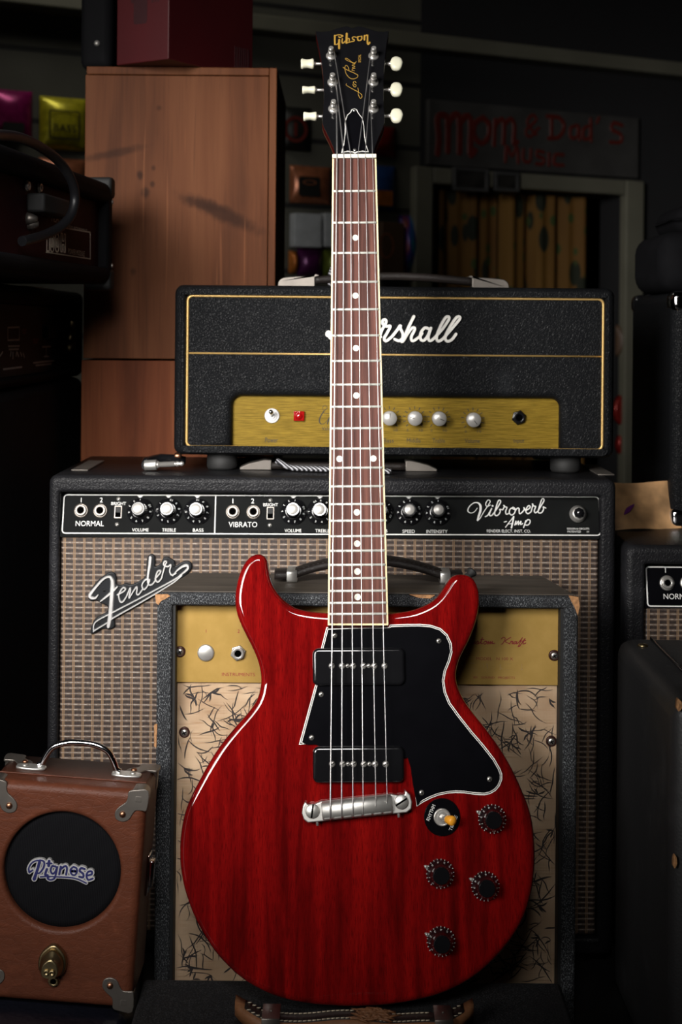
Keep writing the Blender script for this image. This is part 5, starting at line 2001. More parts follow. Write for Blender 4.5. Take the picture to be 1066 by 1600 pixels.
for q in range(30):
    s_ = q / 29
    u = 432 + (612 - 432) * s_
    v = 721.5 + 11.5 * sin(min(s_, 0.55) / 0.55 * pi / 2)
    yy = FY + 0.028 + 0.032 * (1 - s_)
    pts.append(Vector((P(u, v, yy)[0], yy, cz + 0.0042 + 0.008 * max(0, 0.12 - s_) / 0.12)))
solo('braided_cable', MB().tube(pts, 0.0030, 12), M['braid'], 'black and white braided cable lying under the gold-panel head', 'cable')
pts = [P(536 + 20 * sin(t), 440 - 30 * cos(t) - 2, MY + 0.19) for t in [pi * (-0.62 + 1.24 * q / 23) for q in range(24)]]
pts = [Vector((p[0], p[1], max(p[2], H + mo_t + 0.004))) for p in pts]
solo('braided_cable', MB().tube(pts, 0.0034, 12), M['braid'], 'braided cable loop standing on the gold-panel head behind the guitar neck', 'cable')

# ================================================================== CEDAR CRATES BEHIND
CYF = 1.85
FC = Frame((0, CYF, H))
ca_l, ca_t = FC.px(133, 103.5)
ca_r, _ = FC.px(433, 103.5)
_, cs = FC.px(280, 562.5)
cdep = 0.30
up_h = ca_t - cs
cr_w = ca_r - ca_l
cxm = (ca_l + ca_r) / 2
up_kn = [(-0.052, up_h * 0.63, 0.006, 0.008, 0, 0.8), (-0.036, up_h * 0.60, 0.005, 0.006, 0, 0.7), (-0.035, up_h * 0.655, 0.004, 0.005, 0, 0.6), (-0.028, up_h * 0.86, 0.005, 0.005, 0, 0.5),
         (-0.085, up_h * 0.705, 0.055, 0.008, 0.22, 0.6), (0.055, up_h * 0.50, 0.075, 0.014, -0.42, 0.75), (0.03, up_h * 0.53, 0.04, 0.010, -0.2, 0.5), (-0.045, up_h * 0.57, 0.008, 0.010, 0, 0.8),
         (0.07, up_h * 0.05, 0.008, 0.010, 0, 0.9), (0.05, up_h * 0.13, 0.010, 0.006, 0, 0.5), (-0.06, up_h * 0.30, 0.006, 0.008, 0, 0.5)]
_dk, _md, _lt_ = (0.050, 0.015, 0.0055), (0.125, 0.042, 0.016), (0.185, 0.070, 0.029)
M['cedar'] = cedar('red_cedar_boards', _dk, _md, _lt_, up_kn)
M['cedar_low'] = cedar('darker_cedar_boards', (0.070, 0.017, 0.006), (0.150, 0.042, 0.016), (0.22, 0.072, 0.028), [(0.045, 0.578, 0.006, 0.008, 0, 1.0), (-0.05, 0.40, 0.02, 0.008, 0.3, 0.6), (0.09, 0.43, 0.012, 0.010, 0, 0.7)])
crate = thing('wooden_crate', base(cxm, CYF + cdep / 2, H + cs), 'tall reddish cedar crate with knots and pale scratches, upper one of two, behind the amplifiers', 'crate')
ib, _ = FC.px(419.5, 300)
_, it = FC.px(280, 117)
mb = MB().box(FC, ca_l + 0.0005, ib - 0.0008, cs + 0.0012, it - 0.0008, -0.014, -0.001, 0.0008)
part('front_panel', mb, M['cedar'], crate)
mb = MB().box(FC, ca_l + 0.002, ib - 0.0003, it, ca_t, -cdep, 0.0, 0.001)
part('top_board', mb, M['cedar'], crate)
mb = MB().box(FC, ib + 0.0002, ca_r, cs + 0.0005, ca_t, -cdep, 0.0, 0.001)
part('side_board', mb, M['cedar'], crate)
mb = MB().box(FC, ca_l + 0.0005, ca_l + 0.012, cs + 0.0012, it - 0.001, -cdep, -0.015)
part('side_board', mb, M['cedar'], crate)
mb = MB().box(FC, ca_l + 0.013, ib - 0.001, cs + 0.0012, cs + 0.013, -cdep, -0.015)
part('bottom_board', mb, M['cedar'], crate)
low = thing('wooden_crate', base(cxm, CYF + cdep / 2, CT), 'darker lower cedar crate beneath the tall cedar crate', 'crate')
b0 = CT - H
mb = MB().box(FC, ca_l - 0.0015, ca_r - 0.012, b0, cs - 0.0012, -0.014, -0.001, 0.0008)
part('front_panel', mb, M['cedar_low'], low)
mb = MB().box(FC, ca_r - 0.0118, ca_r, b0, cs - 0.0012, -cdep, -0.001, 0.0008)
part('side_board', mb, M['cedar_low'], low)
mb = MB().box(FC, ca_l - 0.0015, ca_l + 0.010, b0, cs - 0.0012, -cdep, -0.0145)
part('side_board', mb, M['cedar_low'], low)
mb = MB().box(FC, ca_l + 0.0105, ca_r - 0.0122, cs - 0.014, cs - 0.0012, -cdep, -0.0145)
part('top_board', mb, M['cedar_low'], low)

# red carton and black case on top of the crate
M['red_card'] = plain('deep_red_card', (0.055, 0.001, 0.003), 0.55, vs=10)
M['box_ink'] = plain('dark_carton_print', (0.03, 0.006, 0.008), 0.5)
rt = H + ca_t
ncx, ncy = -0.221, 1.797
ang = radians(56.5)
RB = Frame((ncx, ncy, rt), (cos(ang), sin(ang), 0))        # right face
LB = Frame((ncx, ncy, rt), (sin(ang) * 1.0, -cos(ang), 0))   # left face runs to the left
rbx = thing('cardboard_carton', base(-0.20, 1.90, rt), 'deep red cardboard carton standing cornerwise on the cedar crate', 'carton')
lw, rw, bh = 0.088, 0.176, 0.26
mb = MB().box(RB, 0, rw, 0.0005, bh, -lw, 0.0, 0.0012)
part('carton_body', mb, M['red_card'], rbx)
mb = MB()
mb.prism(LB, rrect(-0.059, -0.036, 0.050, 0.135, 0.004, 3), 0.0, 0.0003)
mb.prism(LB, rrect(-0.064, -0.058, 0.078, 0.125, 0.002, 3), 0.0, 0.0003)
for q in range(3):
    mb.box(LB, -0.029 + q * 0.005, -0.0265 + q * 0.005, 0.075, 0.128, 0.0, 0.0003)
part('carton_print', mb, M['box_ink'], rbx, 'dark printed block')
mb = MB()
for q, w_ in enumerate((.0014, .0008, .0016, .0009, .0013, .0007, .0017)):
    mb.box(RB, rw - 0.040 + q * 0.0048, rw - 0.040 + q * 0.0048 + w_ * 1.6, 0.008, 0.040, 0.0, 0.0003)
part('bar_marks', mb, M['box_ink'], rbx, 'dark printed bars')
mb = MB().box(Frame((0, 0, 0), (1, 0, 0), (0, 1, 0)), ca_l - 0.012, -0.304, 1.875, 2.13, rt + 0.0005, rt + 0.30, 0.012, 3)
sc_ = thing('speaker_cabinet', base(-0.33, 2.0, rt), 'narrow black cabinet standing on the crate left of the red carton', 'cabinet')
part('cabinet', mb, M['vinyl'], sc_)
f = Frame((-0.325, 1.875, rt))
part('badge', MB().lathe(f, [(0.004, 0), (0.0035, 0.0015), (0, 0.002)], 16, 0, 0.035), M['nickel'], sc_)

# ================================================================== LEFT STACK OF BLACK AMPLIFIERS
hr = P(178, 440, 1.75)
hlp = P(0, 440, 1.346)
FH = Frame((hr[0], hr[1], H), (hr[0] - hlp[0], hr[1] - hlp[1], 0))
_, h_t = FH.px(165, 282)
_, h_b = FH.px(165, 443.5)
HL = 0.62
M['panel_red'] = plain('dark_maroon_panel', (0.024, 0.004, 0.006), 0.6, spec=0.1)
M['label_ink'] = plain('pale_panel_print', (0.60, 0.52, 0.42), 0.6)
ph = thing('amplifier_head', base((hr[0] + FH.w(-HL, 0, -0.2)[0]) / 2, (hr[1] + FH.w(-HL, 0)[1]) / 2, H + h_b), 'black amplifier head with dark maroon back panel lettered 100 H, at the left edge', 'amplifier', 'guitar amplifiers on the counter')
o_ = rrect(-HL, 0.0, h_b, h_t, 0.016, 5)
pi_, _ = FH.px(150, 380)
_, p_t = FH.px(150, 318)
_, p_b = FH.px(150, 407)
i_ = rrect(-HL + 0.03, -0.028, p_b - 0.006, p_t + 0.006, 0.003, 5)
ring_cab(FH, o_, i_, -0.24, 0.0, 0.012, 0.006, 0, M['vinyl'], ph)
mb = MB().box(FH, -HL + 0.0305, -0.0285, p_b - 0.0055, p_t + 0.0055, -0.03, -0.012)
bp = part('rear_panel', mb, M['panel_red'], ph, 'dark maroon rear panel')
BP = Frame(FH.w(0, 0, -0.012), FH.ex, FH.up)
mb = MB()


def px_text(mb, fr, s, quad):
    (u0, v0), (u1, v1) = quad
    a0, b0 = fr.px(u0, v1)
    a1, _ = fr.px(u1, v1)
    _, b1 = fr.px(u0, v0)
    mb.text(fr, s, a0, a1, b0, b1, 0.0002)


px_text(mb, BP, 'POWER MODULE', ((106.5, 388), (132, 396.5)))
px_text(mb, BP, 'HEAD', ((80.5, 332), (95, 346)))
px_text(mb, BP, 'POWER REQUIREMENT', ((102, 350.5), (136, 356)))
part('panel_lettering', mb, M['label_ink'], bp, 'pale printed lettering')
mb = MB()
# outlined numerals, drawn as thin strokes


def outl(u0, u1, v0, v1, k):
    a0, b0 = BP.px(u0, v1)
    a1, _ = BP.px(u1, v1)
    _, b1 = BP.px(u0, v0)
    return a0, a1, b0, b1


for kind, u0, u1 in (('1', 73, 77), ('0', 78.5, 84), ('0', 86, 92), ('H', 95, 102)):
    a0, a1, b0, b1 = outl(u0, u1, 364.5, 393 if kind != '1' else 392, 0)
    w_ = a1 - a0
    lw_ = 0.0016
    if kind == '0':
        pline(mb, BP, rrect(a0, a1, b0, b1, w_ * 0.45, 4), lw_, closed=True)
        pline(mb, BP, rrect(a0 + w_ * 0.33, a1 - w_ * 0.33, b0 + 0.005, b1 - 0.005, w_ * 0.16, 3), lw_ * 0.8, closed=True)
    elif kind == '1':
        pline(mb, BP, [(a0, b0), (a1, b0), (a1, b1), (a0 + w_ * 0.3, b1), (a0, b1 - 0.004), (a0, b0)], lw_)
    else:
        m1, m2 = a0 + w_ * 0.32, a1 - w_ * 0.32
        mid = (b0 + b1) / 2
        pline(mb, BP, [(a0, b0), (m1, b0), (m1, mid - 0.002), (m2, mid - 0.002), (m2, b0), (a1, b0), (a1, b1), (m2, b1), (m2, mid + 0.002), (m1, mid + 0.002), (m1, b1), (a0, b1), (a0, b0)], lw_)
q0, q1 = BP.px(72, 394.0), BP.px(141, 404.5)
q2, q3 = BP.px(141, 363), BP.px(102, 356.5)
for p_, q_ in ((q0, q1), (q1, q2), (q2, q3)):
    mb.stroke(BP, [p_, q_], 0.0012, 0, 0.0002, 1, False, 1.0)
part('numeral_outline', mb, M['label_ink'], bp, 'pale outlined figures')
# sockets and bracket furniture on the panel
for u, v, r in ((41, 290.5, 0.006), (60, 293, 0.006)):
    a, b = BP.px(u, v)
    jack(BP, a, b, 0, r, ph)
for u, v in ((43, 342), (45, 350)):
    a, b = BP.px(u, v)
    mb = MB().lathe(BP, [(0.007, 0), (0.006, 0.004), (0.003, 0.010), (0, 0.011)], 16, a, b)
    part('terminal', mb, M['dull'], ph)
a, b = BP.px(62, 322)
mb = MB().box(BP.at(a, b), -0.045, 0.045, -0.010, 0.010, 0, 0.020, 0.003)
part('mains_socket', mb, M['matte'], ph)
for vv in (0, 1):
    b = (h_t - 0.006) if vv else (h_b + 0.006)
    mb = MB().prism(FH, rrect(-0.020, 0.0012, b - 0.013, b + 0.013, 0.006, 4), -0.03, 0.0010, 0.004, 0.001, 3)
    part('corner_plate', mb, M['matte'], ph, 'black plastic corner')
    mb = MB().lathe(FH, [(0.003, 0), (0.002, 0.0012), (0, 0.0014)], 12, -0.010, b + (-0.017 if vv else 0.017), 0.0)
    part('rivet', mb, M['nickel'], ph)

lr = P(130.5, 600, 2.0)
llp = P(-40, 600, 1.42)
FL = Frame((lr[0], lr[1], H), (lr[0] - llp[0] + 0.004, lr[1] - llp[1], 0))
_, l_t = FL.px(128, 457)
_, l_b = FL.px(128, 588)
LL = 0.52
for i, a in enumerate((-0.10, -0.42)):
    for n in (-0.05, -0.17):
        fo = Frame(FL.w(a, l_t, n), (1, 0, 0), (0, 1, 0))
        hh = max(h_b - l_t + 0.0003, 0.002)
        part('foot', MB().lathe(fo, [(0.013, 0.0004), (0.014, 0.001), (0.014, hh), (0, hh)], 16), M['matte'], ph)
la = thing('amplifier_head', base(lr[0] - 0.14, lr[1] - 0.3, H + l_b), 'second black amplifier head with faint red print, under the 100 H head at the left', 'amplifier', 'guitar amplifiers on the counter')
o_ = rrect(-LL, 0, l_b, l_t, 0.012, 5)
i_ = rrect(-LL + 0.03, -0.04, l_b + 0.012, l_t - 0.022, 0.003, 5)
ring_cab(FL, o_, i_, -0.26, 0.0, 0.010, 0.005, 0, M['vinyl'], la)
mb = MB().box(FL, -LL + 0.0305, -0.0405, l_b + 0.0125, l_t - 0.0225, -0.03, -0.010)
lp = part('rear_panel', mb, M['matte'], la)
LPF = Frame(FL.w(0, 0, -0.010), FL.ex, FL.up)
M['dim_ink'] = plain('dim_grey_print', (0.40, 0.40, 0.38), 0.6)
M['dim_red'] = plain('dim_red_print', (0.10, 0.012, 0.016), 0.6)
mb = MB()
q = [LPF.px(u, v) for u, v in ((12, 512), (30, 511), (30, 531), (12, 531.5))]
pline(mb, LPF, q, 0.0022, closed=True)
for u0, v0, u1, v1 in ((66, 542, 79, 541.5), (72, 542, 72, 557), (69, 557, 76, 557), (0, 556, 4, 550), (13, 541, 30, 540.5), (14, 546, 29, 545.5), (16, 556, 17, 550), (20, 560, 20, 551), (25, 556, 26, 550), (29, 557, 27, 551), (34, 556, 32, 551), (38, 558, 36, 552),
                       (52, 567, 84, 563.5), (56, 571, 80, 568.5), (5, 577, 34, 573.5)):
    mb.stroke(LPF, LPF.pxs([(u0, v0), (u1, v1)]), 0.0022, 0, 0.0002, 1, False, 1.0)
part('panel_marks', mb, M['dim_ink'], lp, 'faint printed marks')
mb = MB()
for u0, v0, u1, v1 in ((34, 516, 41, 515.5), (35, 520, 40, 519.6), (51, 531, 60, 530.6), (52, 535, 58, 534.6)):
    mb.stroke(LPF, LPF.pxs([(u0, v0), (u1, v1)]), 0.0026, 0, 0.0002, 1, False, 1.0)
part('red_marks', mb, M['dim_red'], lp, 'faint red print')
for u in (68, 73, 77.5, 83):
    a, b = LPF.px(u, 519)
    part('terminal', MB().tube([LPF.w(a, b - 0.008, 0.004), LPF.w(a, b + 0.008, 0.004)], 0.004, 8), M['matte'], la)
a, b = LPF.px(94, 531)
mb = MB().tube([LPF.w(a, b - 0.016, 0.012), LPF.w(a, b - 0.003, 0.012)], [0.008, 0.009], 14)
mb.tube([LPF.w(a + 0.002, b - 0.002, 0.012), LPF.w(a + 0.008, b + 0.024, 0.014)], [0.008, 0.004], 14)
part('cable_clip', mb, M['brass'], la, 'small brass fitting')
tf = Frame(FL.w(0, l_t, 0), FL.ex, -FL.n)
a0, a1 = FL.px(55, 455)[0], FL.px(97, 455)[0]
mb = MB().box(tf, a0, a1, 0.010, 0.034, 0.0, 0.0095 if h_b - l_t > 0.0105 else 0.0012, 0.0006)
part('handle_plate', mb, M['satin'], la, 'dull metal handle plate')
_t = l_b - 0.0005
mb = MB().box(FL, -LL, 0.0, CT - H, l_b - 0.001, -0.29, 0.0, 0.012, 3)
cb = thing('speaker_cabinet', base(lr[0] - 0.15, lr[1] - 0.3, CT), 'tall black speaker cabinet under the black heads at the left edge', 'cabinet')
part('cabinet', mb, M['vinyl'], cb)
# thick black lead looping over the 100 H head
M['rubber'] = plain('black_rubber', (0.010, 0.010, 0.012), 0.42)
pts = [P(u, v, y) for u, v, y in ((-30, 214, 1.22), (0, 211, 1.30), (30, 215, 1.36), (60, 228, 1.42), (90, 250, 1.47), (110, 278, 1.50), (117, 306, 1.515), (112, 334, 1.51), (95, 354, 1.49), (70, 367, 1.46), (48, 374, 1.43), (34, 377, 1.415))]
pts = [tuple(p) for p in pts]
pts = smooth(pts, False, 5)
solo('power_lead', MB().tube(pts, 0.0052, 12), M['rubber'], 'thick black lead looping across the 100 H head', 'cable')

# ================================================================== RIGHT SIDE: BLACKFACE HEAD-SIZED COMBO, CABINET ON IT, CASE IN FRONT
RY = 1.55
FR = Frame((0, RY, H))
ro_l, ro_t = FR.px(978, 852)
rg = thing('combo_amplifier', base(ro_l + 0.3, RY + 0.12, CT), 'black combo amplifier at the right edge, half its control panel in view', 'amplifier', 'guitar amplifiers on the counter')
RW = 0.62
ri_l, ri_t = FR.px(1009, 882)
ring_cab(FR, rrect(ro_l, ro_l + RW, CT - H + 0.006, ro_t, 0.010, 4), rrect(ri_l, ro_l + RW - 0.02, CT - H + 0.03, ri_t, 0.0015, 4), -0.245, 0.0, 0.008, 0.004, 0, M['tolex'], rg)
for a in (ro_l + 0.03, ro_l + RW - 0.03):
    for n in (-0.03, -0.21):
        part('foot', MB().lathe(Frame(FR.w(a, CT - H, n), (1, 0, 0), (0, 1, 0)), [(0.014, 0), (0.016, 0.005), (0.016, 0.0075), (0, 0.0075)], 16), M['matte'], rg)
RP = Frame(FR.w(0, FR.px(1020, 948)[1], -0.002), (1, 0, 0), (0, sin(radians(14)), cos(radians(14))))
r0a, r0b = RP.px(1011, 947)
_, r1b = RP.px(1011, 884.5)
mb = MB().prism(RP, rrect(ri_l + 0.0005, ro_l + RW - 0.021, r0b - 0.002, r1b, 0.001, 2), -0.004, 0.0)
part('control_panel', mb, M['pick'], rg)
mb = MB()
pline(mb, RP, rrect(r0a + 0.001, ro_l + RW - 0.024, r0b, r1b - 0.001, 0.003, 3), 0.0014, closed=True)
part('panel_outline', mb, M['silk'], rg)
mb = MB()
mb.textpx(RP, '1', 1038.8, 1041.6, 887.5, 895)
mb.textpx(RP, '2', 1069.5, 1074.5, 887.5, 895)
mb.textpx(RP, 'NORMAL', 1037, 1084, 927.5, 936.5)
part('panel_lettering', mb, M['silk'], rg)
for u in (1042.5, 1074.5):
    a, b = RP.px(u, 911)
    jack(RP, a, b, 0, 0.0082, rg, hexa=False)
for q in range(5):
    a, b = RP.px(1042.5, 914)
    mb = MB().lathe(RP, [(0.0148, 0.0), (0.0148, 0.0016), (0.0096, 0.0062), (0.0080, 0.0070), (0.0076, 0.019), (0, 0.0195)], 32, a + 0.13 + 0.045 * q, b)
    part('control_knob', mb, M['black'], rg)
mb = MB().box(FR, ri_l + 0.0006, ro_l + RW - 0.021, CT - H + 0.031, FR.px(1011, 951)[1], -0.018, -0.007, 0.003)
part('grille_cloth', mb, M['grille'], rg)

KYF = 1.685
kx, kb_ = P(1051, 500, KYF)[0], ro_t + 0.0005
kt = P(1055, 456, KYF)[2] - H
FQ = Frame((kx, KYF, H))
cabn = thing('speaker_cabinet', base(kx + 0.25, KYF + 0.12, H + kb_), 'black textured cabinet with bright metal corners, standing on the right-hand combo', 'cabinet')
mb = MB().box(FQ, 0, 0.5, kb_, kt, -0.24, 0.0, 0.012, 4)
part('cabinet', mb, M['levant'], cabn)
for b, sy in ((kb_, 1), (kt, -1)):
    lo, hi = min(b - sy * 0.0012, b + sy * 0.024), max(b - sy * 0.0012, b + sy * 0.024)
    mb = MB().prism(FQ, rrect(-0.0012, 0.026, lo, hi, 0.009, 4), -0.028, 0.0014, 0.008, 0.004, 4)
    part('corner_plate', mb, M['chrome'], cabn, 'bright metal corner')
    mb = MB().prism(FQ, rrect(-0.0010, 0.020, lo, hi, 0.009, 4), -0.2412, -0.215, 0.004, 0.006, 3)
    part('corner_plate', mb, M['black'], cabn, 'dark rear corner')
mb = MB().box(Frame((0, 0, 0), (1, 0, 0), (0, 1, 0)), kx - 0.008, kx + 0.22, KYF + 0.03, KYF + 0.20, H + kt + 0.0004, H + kt + 0.075, 0.022, 5)
mb.box(Frame((0, 0, 0), (1, 0, 0), (0, 1, 0)), kx + 0.012, kx + 0.20, KYF + 0.04, KYF + 0.17, H + kt + 0.070, H + kt + 0.108, 0.020, 5)
solo('gear_bag', mb, M['soft_black'], 'soft black bag lying on the metal-cornered cabinet at the right', 'bag')

# tan magazine page propped behind
M['skin_paper'] = plain('printed_skin_tones', (0.52, 0.30, 0.14), 0.45, var=0.5, vs=30)
M['purple'] = plain('purple_print', (0.14, 0.02, 0.16), 0.5)
yy = 1.66
FT = Frame((P(965, 808, yy)[0], yy, H + ro_t), (0.96, 0.28, 0), (0, 0.45, 0.89))
mb = MB()
vs, fs = [], []
NXp, NYp = 16, 12
for lay in (0.0, -0.0006):
    for j in range(NYp + 1):
        for i in range(NXp + 1):
            a = -0.03 + 0.115 * i / NXp
            b = 0.001 + 0.058 * j / NYp
            vs.append(FT.w(a, b, lay + 0.003 * sin(a * 70 + b * 40)))
Wp = NXp + 1
Lp = Wp * (NYp + 1)
for j in range(NYp):
    for i in range(NXp):
        q = j * Wp + i
        fs.append((q, q + 1, q + Wp + 1, q + Wp))
        fs.append((Lp + q, Lp + q + Wp, Lp + q + Wp + 1, Lp + q + 1))
mb.add(vs, fs)
mb.mi = 1
mb.stroke(FT, [(0.012, 0.019), (0.018, 0.024), (0.026, 0.030)], [0.002, 0.006, 0.002], 0.0032, 0.0040, 4)
solo('magazine_page', mb, [M['skin_paper'], M['purple']], 'tan printed page with a purple mark propped on the right-hand combo', 'magazine')

# big scuffed case in the right foreground
cx0 = P(1053, 1110, 1.248)[0]
ctz = P(1053, 1098, 1.248)[2]
big = thing('equipment_case', base(cx0 + 0.2, 1.38, CT), 'large scuffed black case in the right foreground with worn edges', 'case')
mb = MB().box(Frame((0, 0, 0), (1, 0, 0), (0, 1, 0)), cx0, cx0 + 0.42, 1.248, 1.515, CT, ctz, 0.016, 5)
_t = NT('scratched_black_case')
_n = _t.noise(_t.scaled(140, 140, 5), 1.0, 2, 0.5)
_n2 = _t.noise(_t.co, 9, 4, 0.7)
_c = _t.mix(_t.m('MULTIPLY', _t.ss(_n, 0.70, 0.78), 0.5), (0.016, 0.016, 0.017), (0.16, 0.16, 0.16))
_c = _t.mix(_t.ss(_n2, 0.55, 0.75), _c, (0.03, 0.03, 0.032))
_t.bump(_t.voro(_t.co, 480), 0.2, 0.0006)
M['case_skin'] = _t.fin(_c, 0.5)
part('case_body', mb, M['case_skin'], big)
CFm = Frame((cx0, 1.248, H))
for (u, v, w_, h_) in ((1063, 1103, 3, 8), (1056, 1347, 2.2, 9)):
    a, b = CFm.px(u, v)
    k = 1.25 / FPX
    mb = MB().prism(CFm, smooth([(a - w_ * k, b - h_ * k), (a + w_ * k * .4, b - h_ * k * .7), (a + w_ * k, b), (a + w_ * k * .3, b + h_ * k), (a - w_ * k * .6, b + h_ * k * .6)], True, 3), -0.012, 0.0006)
    part('bare_patch', mb, M['worn_wood'], big, 'bare wood where the covering has worn')
mb = MB().tube([Vector((cx0 + 0.035, 1.262, ctz + 0.001)), Vector((cx0 + 0.035, 1.50, ctz + 0.001))], 0.0016, 8)
part('lid_edge', mb, M['black'], big, 'raised lid edge')
mb = MB().lathe(Frame((cx0 + 0.02, 1.47, ctz), (1, 0, 0), (0, 1, 0)), [(0.006, 0), (0.0045, 0.002), (0, 0.0028)], 16)
part('rivet', mb, M['brass'], big)

# ================================================================== THINGS ON THE BACK WALL
def wpack(name, u0, v0, u1, v1, mats, label, cat, group=None, depth=0.022, pillow=True, ink=None):
    a0, b1 = WALL.px(u0, v0)
    a1, b0 = WALL.px(u1, v1)
    r_ = thing(name, base(*WALL.w((a0 + a1) / 2, b0, depth / 2)), label, cat, group)
    mb = MB()
    if pillow:
        n_ = 10
        vs, fs = [], []
        for lay in (1, 0):
            for j in range(n_ + 1):
                for i in range(n_ + 1):
                    x, y = i / n_, j / n_
                    puff = (1 - abs(2 * x - 1) ** 2.6) * (1 - abs(2 * y - 1) ** 2.6)
                    vs.append(WALL.w(a0 + (a1 - a0) * x, b0 + (b1 - b0) * y, 0.003 + (0.002 + depth * puff * 0.9 if lay else 0.0)))
        W_ = n_ + 1
        L_ = W_ * W_
        for j in range(n_):
            for i in range(n_):
                q = j * W_ + i
                fs.append((q, q + 1, q + W_ + 1, q + W_))
                fs.append((L_ + q, L_ + q + W_, L_ + q + W_ + 1, L_ + q + 1))
        e_ = [i for i in range(n_)] + [n_ + W_ * j for j in range(n_)] + [W_ * n_ + n_ - i for i in range(n_)] + [W_ * (n_ - j) for j in range(n_)]
        for k in range(len(e_)):
            a_, b_ = e_[k], e_[(k + 1) % len(e_)]
            fs.append((a_, L_ + a_, L_ + b_, b_))
        mb.add(vs, fs)
    else:
        mb.box(WALL, a0, a1, b0, b1, 0.002, depth, 0.002)
    part('packet' if pillow else 'box_body', mb, mats, r_)
    return r_, Frame(WALL.w(0, 0, 0.0034 + 0.0021 + depth * 0.9 if pillow else depth), WALL.ex, WALL.up), (a0, a1, b0, b1)


def foil(name, c, rough=0.28):
    return plain(name, c, rough, 0.35, vs=60, var=0.25)


M['foil_yellow'] = foil('yellow_foil', (0.62, 0.55, 0.03))
M['foil_pink'] = foil('magenta_foil', (0.30, 0.012, 0.12))
M['foil_copper'] = foil('copper_foil', (0.38, 0.13, 0.06))
M['foil_red'] = foil('red_foil', (0.30, 0.02, 0.015))
M['foil_orange'] = foil('orange_foil', (0.55, 0.17, 0.03))
M['foil_purple'] = foil('purple_foil', (0.10, 0.015, 0.09))
M['foil_green'] = foil('olive_green_foil', (0.16, 0.20, 0.03))
M['foil_blue'] = foil('blue_foil', (0.03, 0.09, 0.30))
M['paper_white'] = plain('white_card', (0.42, 0.44, 0.46), 0.5)
M['brown_card'] = plain('brown_card', (0.10, 0.055, 0.03), 0.5)
M['pack_ink'] = plain('dark_pack_print', (0.012, 0.012, 0.010), 0.5)
M['red_print'] = plain('red_print', (0.13, 0.016, 0.010), 0.5)
SG = 'guitar string packets on the back wall'

r_, f, bx = wpack('string_packet', 61, 150, 133, 237, M['foil_yellow'], 'yellow foil string packet lettered BASS on the wall left of the crate', 'string packet', SG)
mb = MB()
mb.textpx(f, 'BASS', 84, 119, 193, 207)
mb.textpx(f, 'REGULAR SLINKY', 70, 124, 210, 215) if False else None
part('lettering', mb, M['pack_ink'], r_)
mb = MB()
pline(mb, f, rrect(*(lambda p, q: (p[0], q[0], q[1], p[1]))(f.px(78, 172), f.px(124, 218)), 0.004, 3), 0.003, closed=True)
part('label_outline', mb, M['pack_ink'], r_)
r_, f, bx = wpack('string_packet', -22, 138, 49, 222, M['foil_pink'], 'magenta foil string packet left of the yellow one', 'string packet', SG)
mb = MB()
a0, b1 = f.px(4, 190)
a1, b0 = f.px(38, 208)
mb.prism(f, rrect(a0, a1, b0, b1, 0.004, 3), 0, 0.0005)
part('label_block', mb, M['pack_ink'], r_)
r_, f, bx = wpack('string_packet', 60, 246, 131, 330, M['foil_copper'], 'tan string packet under the yellow one, mostly hidden by the black head', 'string packet', SG)
r_, f, bx = wpack('string_packet', 438, 166, 484, 238, M['pack_black'] if 'pack_black' in M else M['pack_ink'], 'black string packet with a red ring, just right of the crate', 'string packet', SG)
mb = MB()
a, b = f.px(462, 202)
mb.ring(f, circle(a, b, 0.030, 32), circle(a, b, 0.022, 32), 0, 0.0006)
mb.box(f, a - 0.004, a + 0.004, b - 0.016, b + 0.016, 0, 0.0005)
part('red_ring', mb, M['red_print'], r_)
r_, f, bx = wpack('string_packet', 452, 258, 516, 320, M['foil_copper'], 'copper foil string packet behind the guitar neck', 'string packet', SG)
mb = MB()
p, q = f.px(467, 275), f.px(500, 308)
mb.prism(f, rrect(p[0], q[0], q[1], p[1], 0.005, 3), 0, 0.0005)
part('label_block', mb, M['pack_ink'], r_)
mb = MB()
p = f.px(484, 285)
mb.ring(f, [(p[0] + 0.017 * cos(t), p[1] + 0.006 * sin(t)) for t in [2 * pi * k / 24 for k in range(24)]], [(p[0] + 0.013 * cos(t), p[1] + 0.004 * sin(t)) for t in [2 * pi * k / 24 for k in range(24)]], 0.0004, 0.0009)
part('oval_mark', mb, M['foil_copper'], r_)
wpack('string_packet', 572, 196, 616, 246, M['foil_red'], 'dark red string packet beside the peghead', 'string packet', SG)
r_, f, bx = wpack('string_packet', 572, 258, 616, 330, M['foil_blue'], 'blue string packet with an orange lower half, right of the neck', 'string packet', SG)
mb = MB()
p, q = f.px(574, 296), f.px(614, 322)
mb.prism(f, rrect(p[0], q[0], q[1], p[1], 0.004, 3), 0, 0.0005)
part('orange_band', mb, M['foil_orange'], r_)
BG_ = 'pale boxes on the back wall'
wpack('string_box', 452, 334, 494, 388, M['paper_white'], 'pale flat box behind the neck, nearer the crate', 'box', BG_, 0.03, False)
wpack('string_box', 499, 334, 540, 388, M['paper_white'], 'pale flat box half hidden by the guitar neck', 'box', BG_, 0.03, False)
wpack('string_packet', 450, 392, 462, 428, M['foil_orange'], 'narrow orange packet low on the wall by the crate', 'string packet', SG)
wpack('string_packet', 464, 388, 502, 432, M['foil_purple'], 'purple packet low on the wall, between orange and green ones', 'string packet', SG)
wpack('string_packet', 504, 390, 530, 432, M['foil_green'], 'olive green packet low on the wall beside the neck', 'string packet', SG)
r_, f, bx = wpack('string_box', 588, 348, 622, 428, M['brown_card'], 'brown box with an arched picture, right of the neck above the head', 'box', BG_, 0.03, False)
mb = MB()
p = f.px(604, 384)
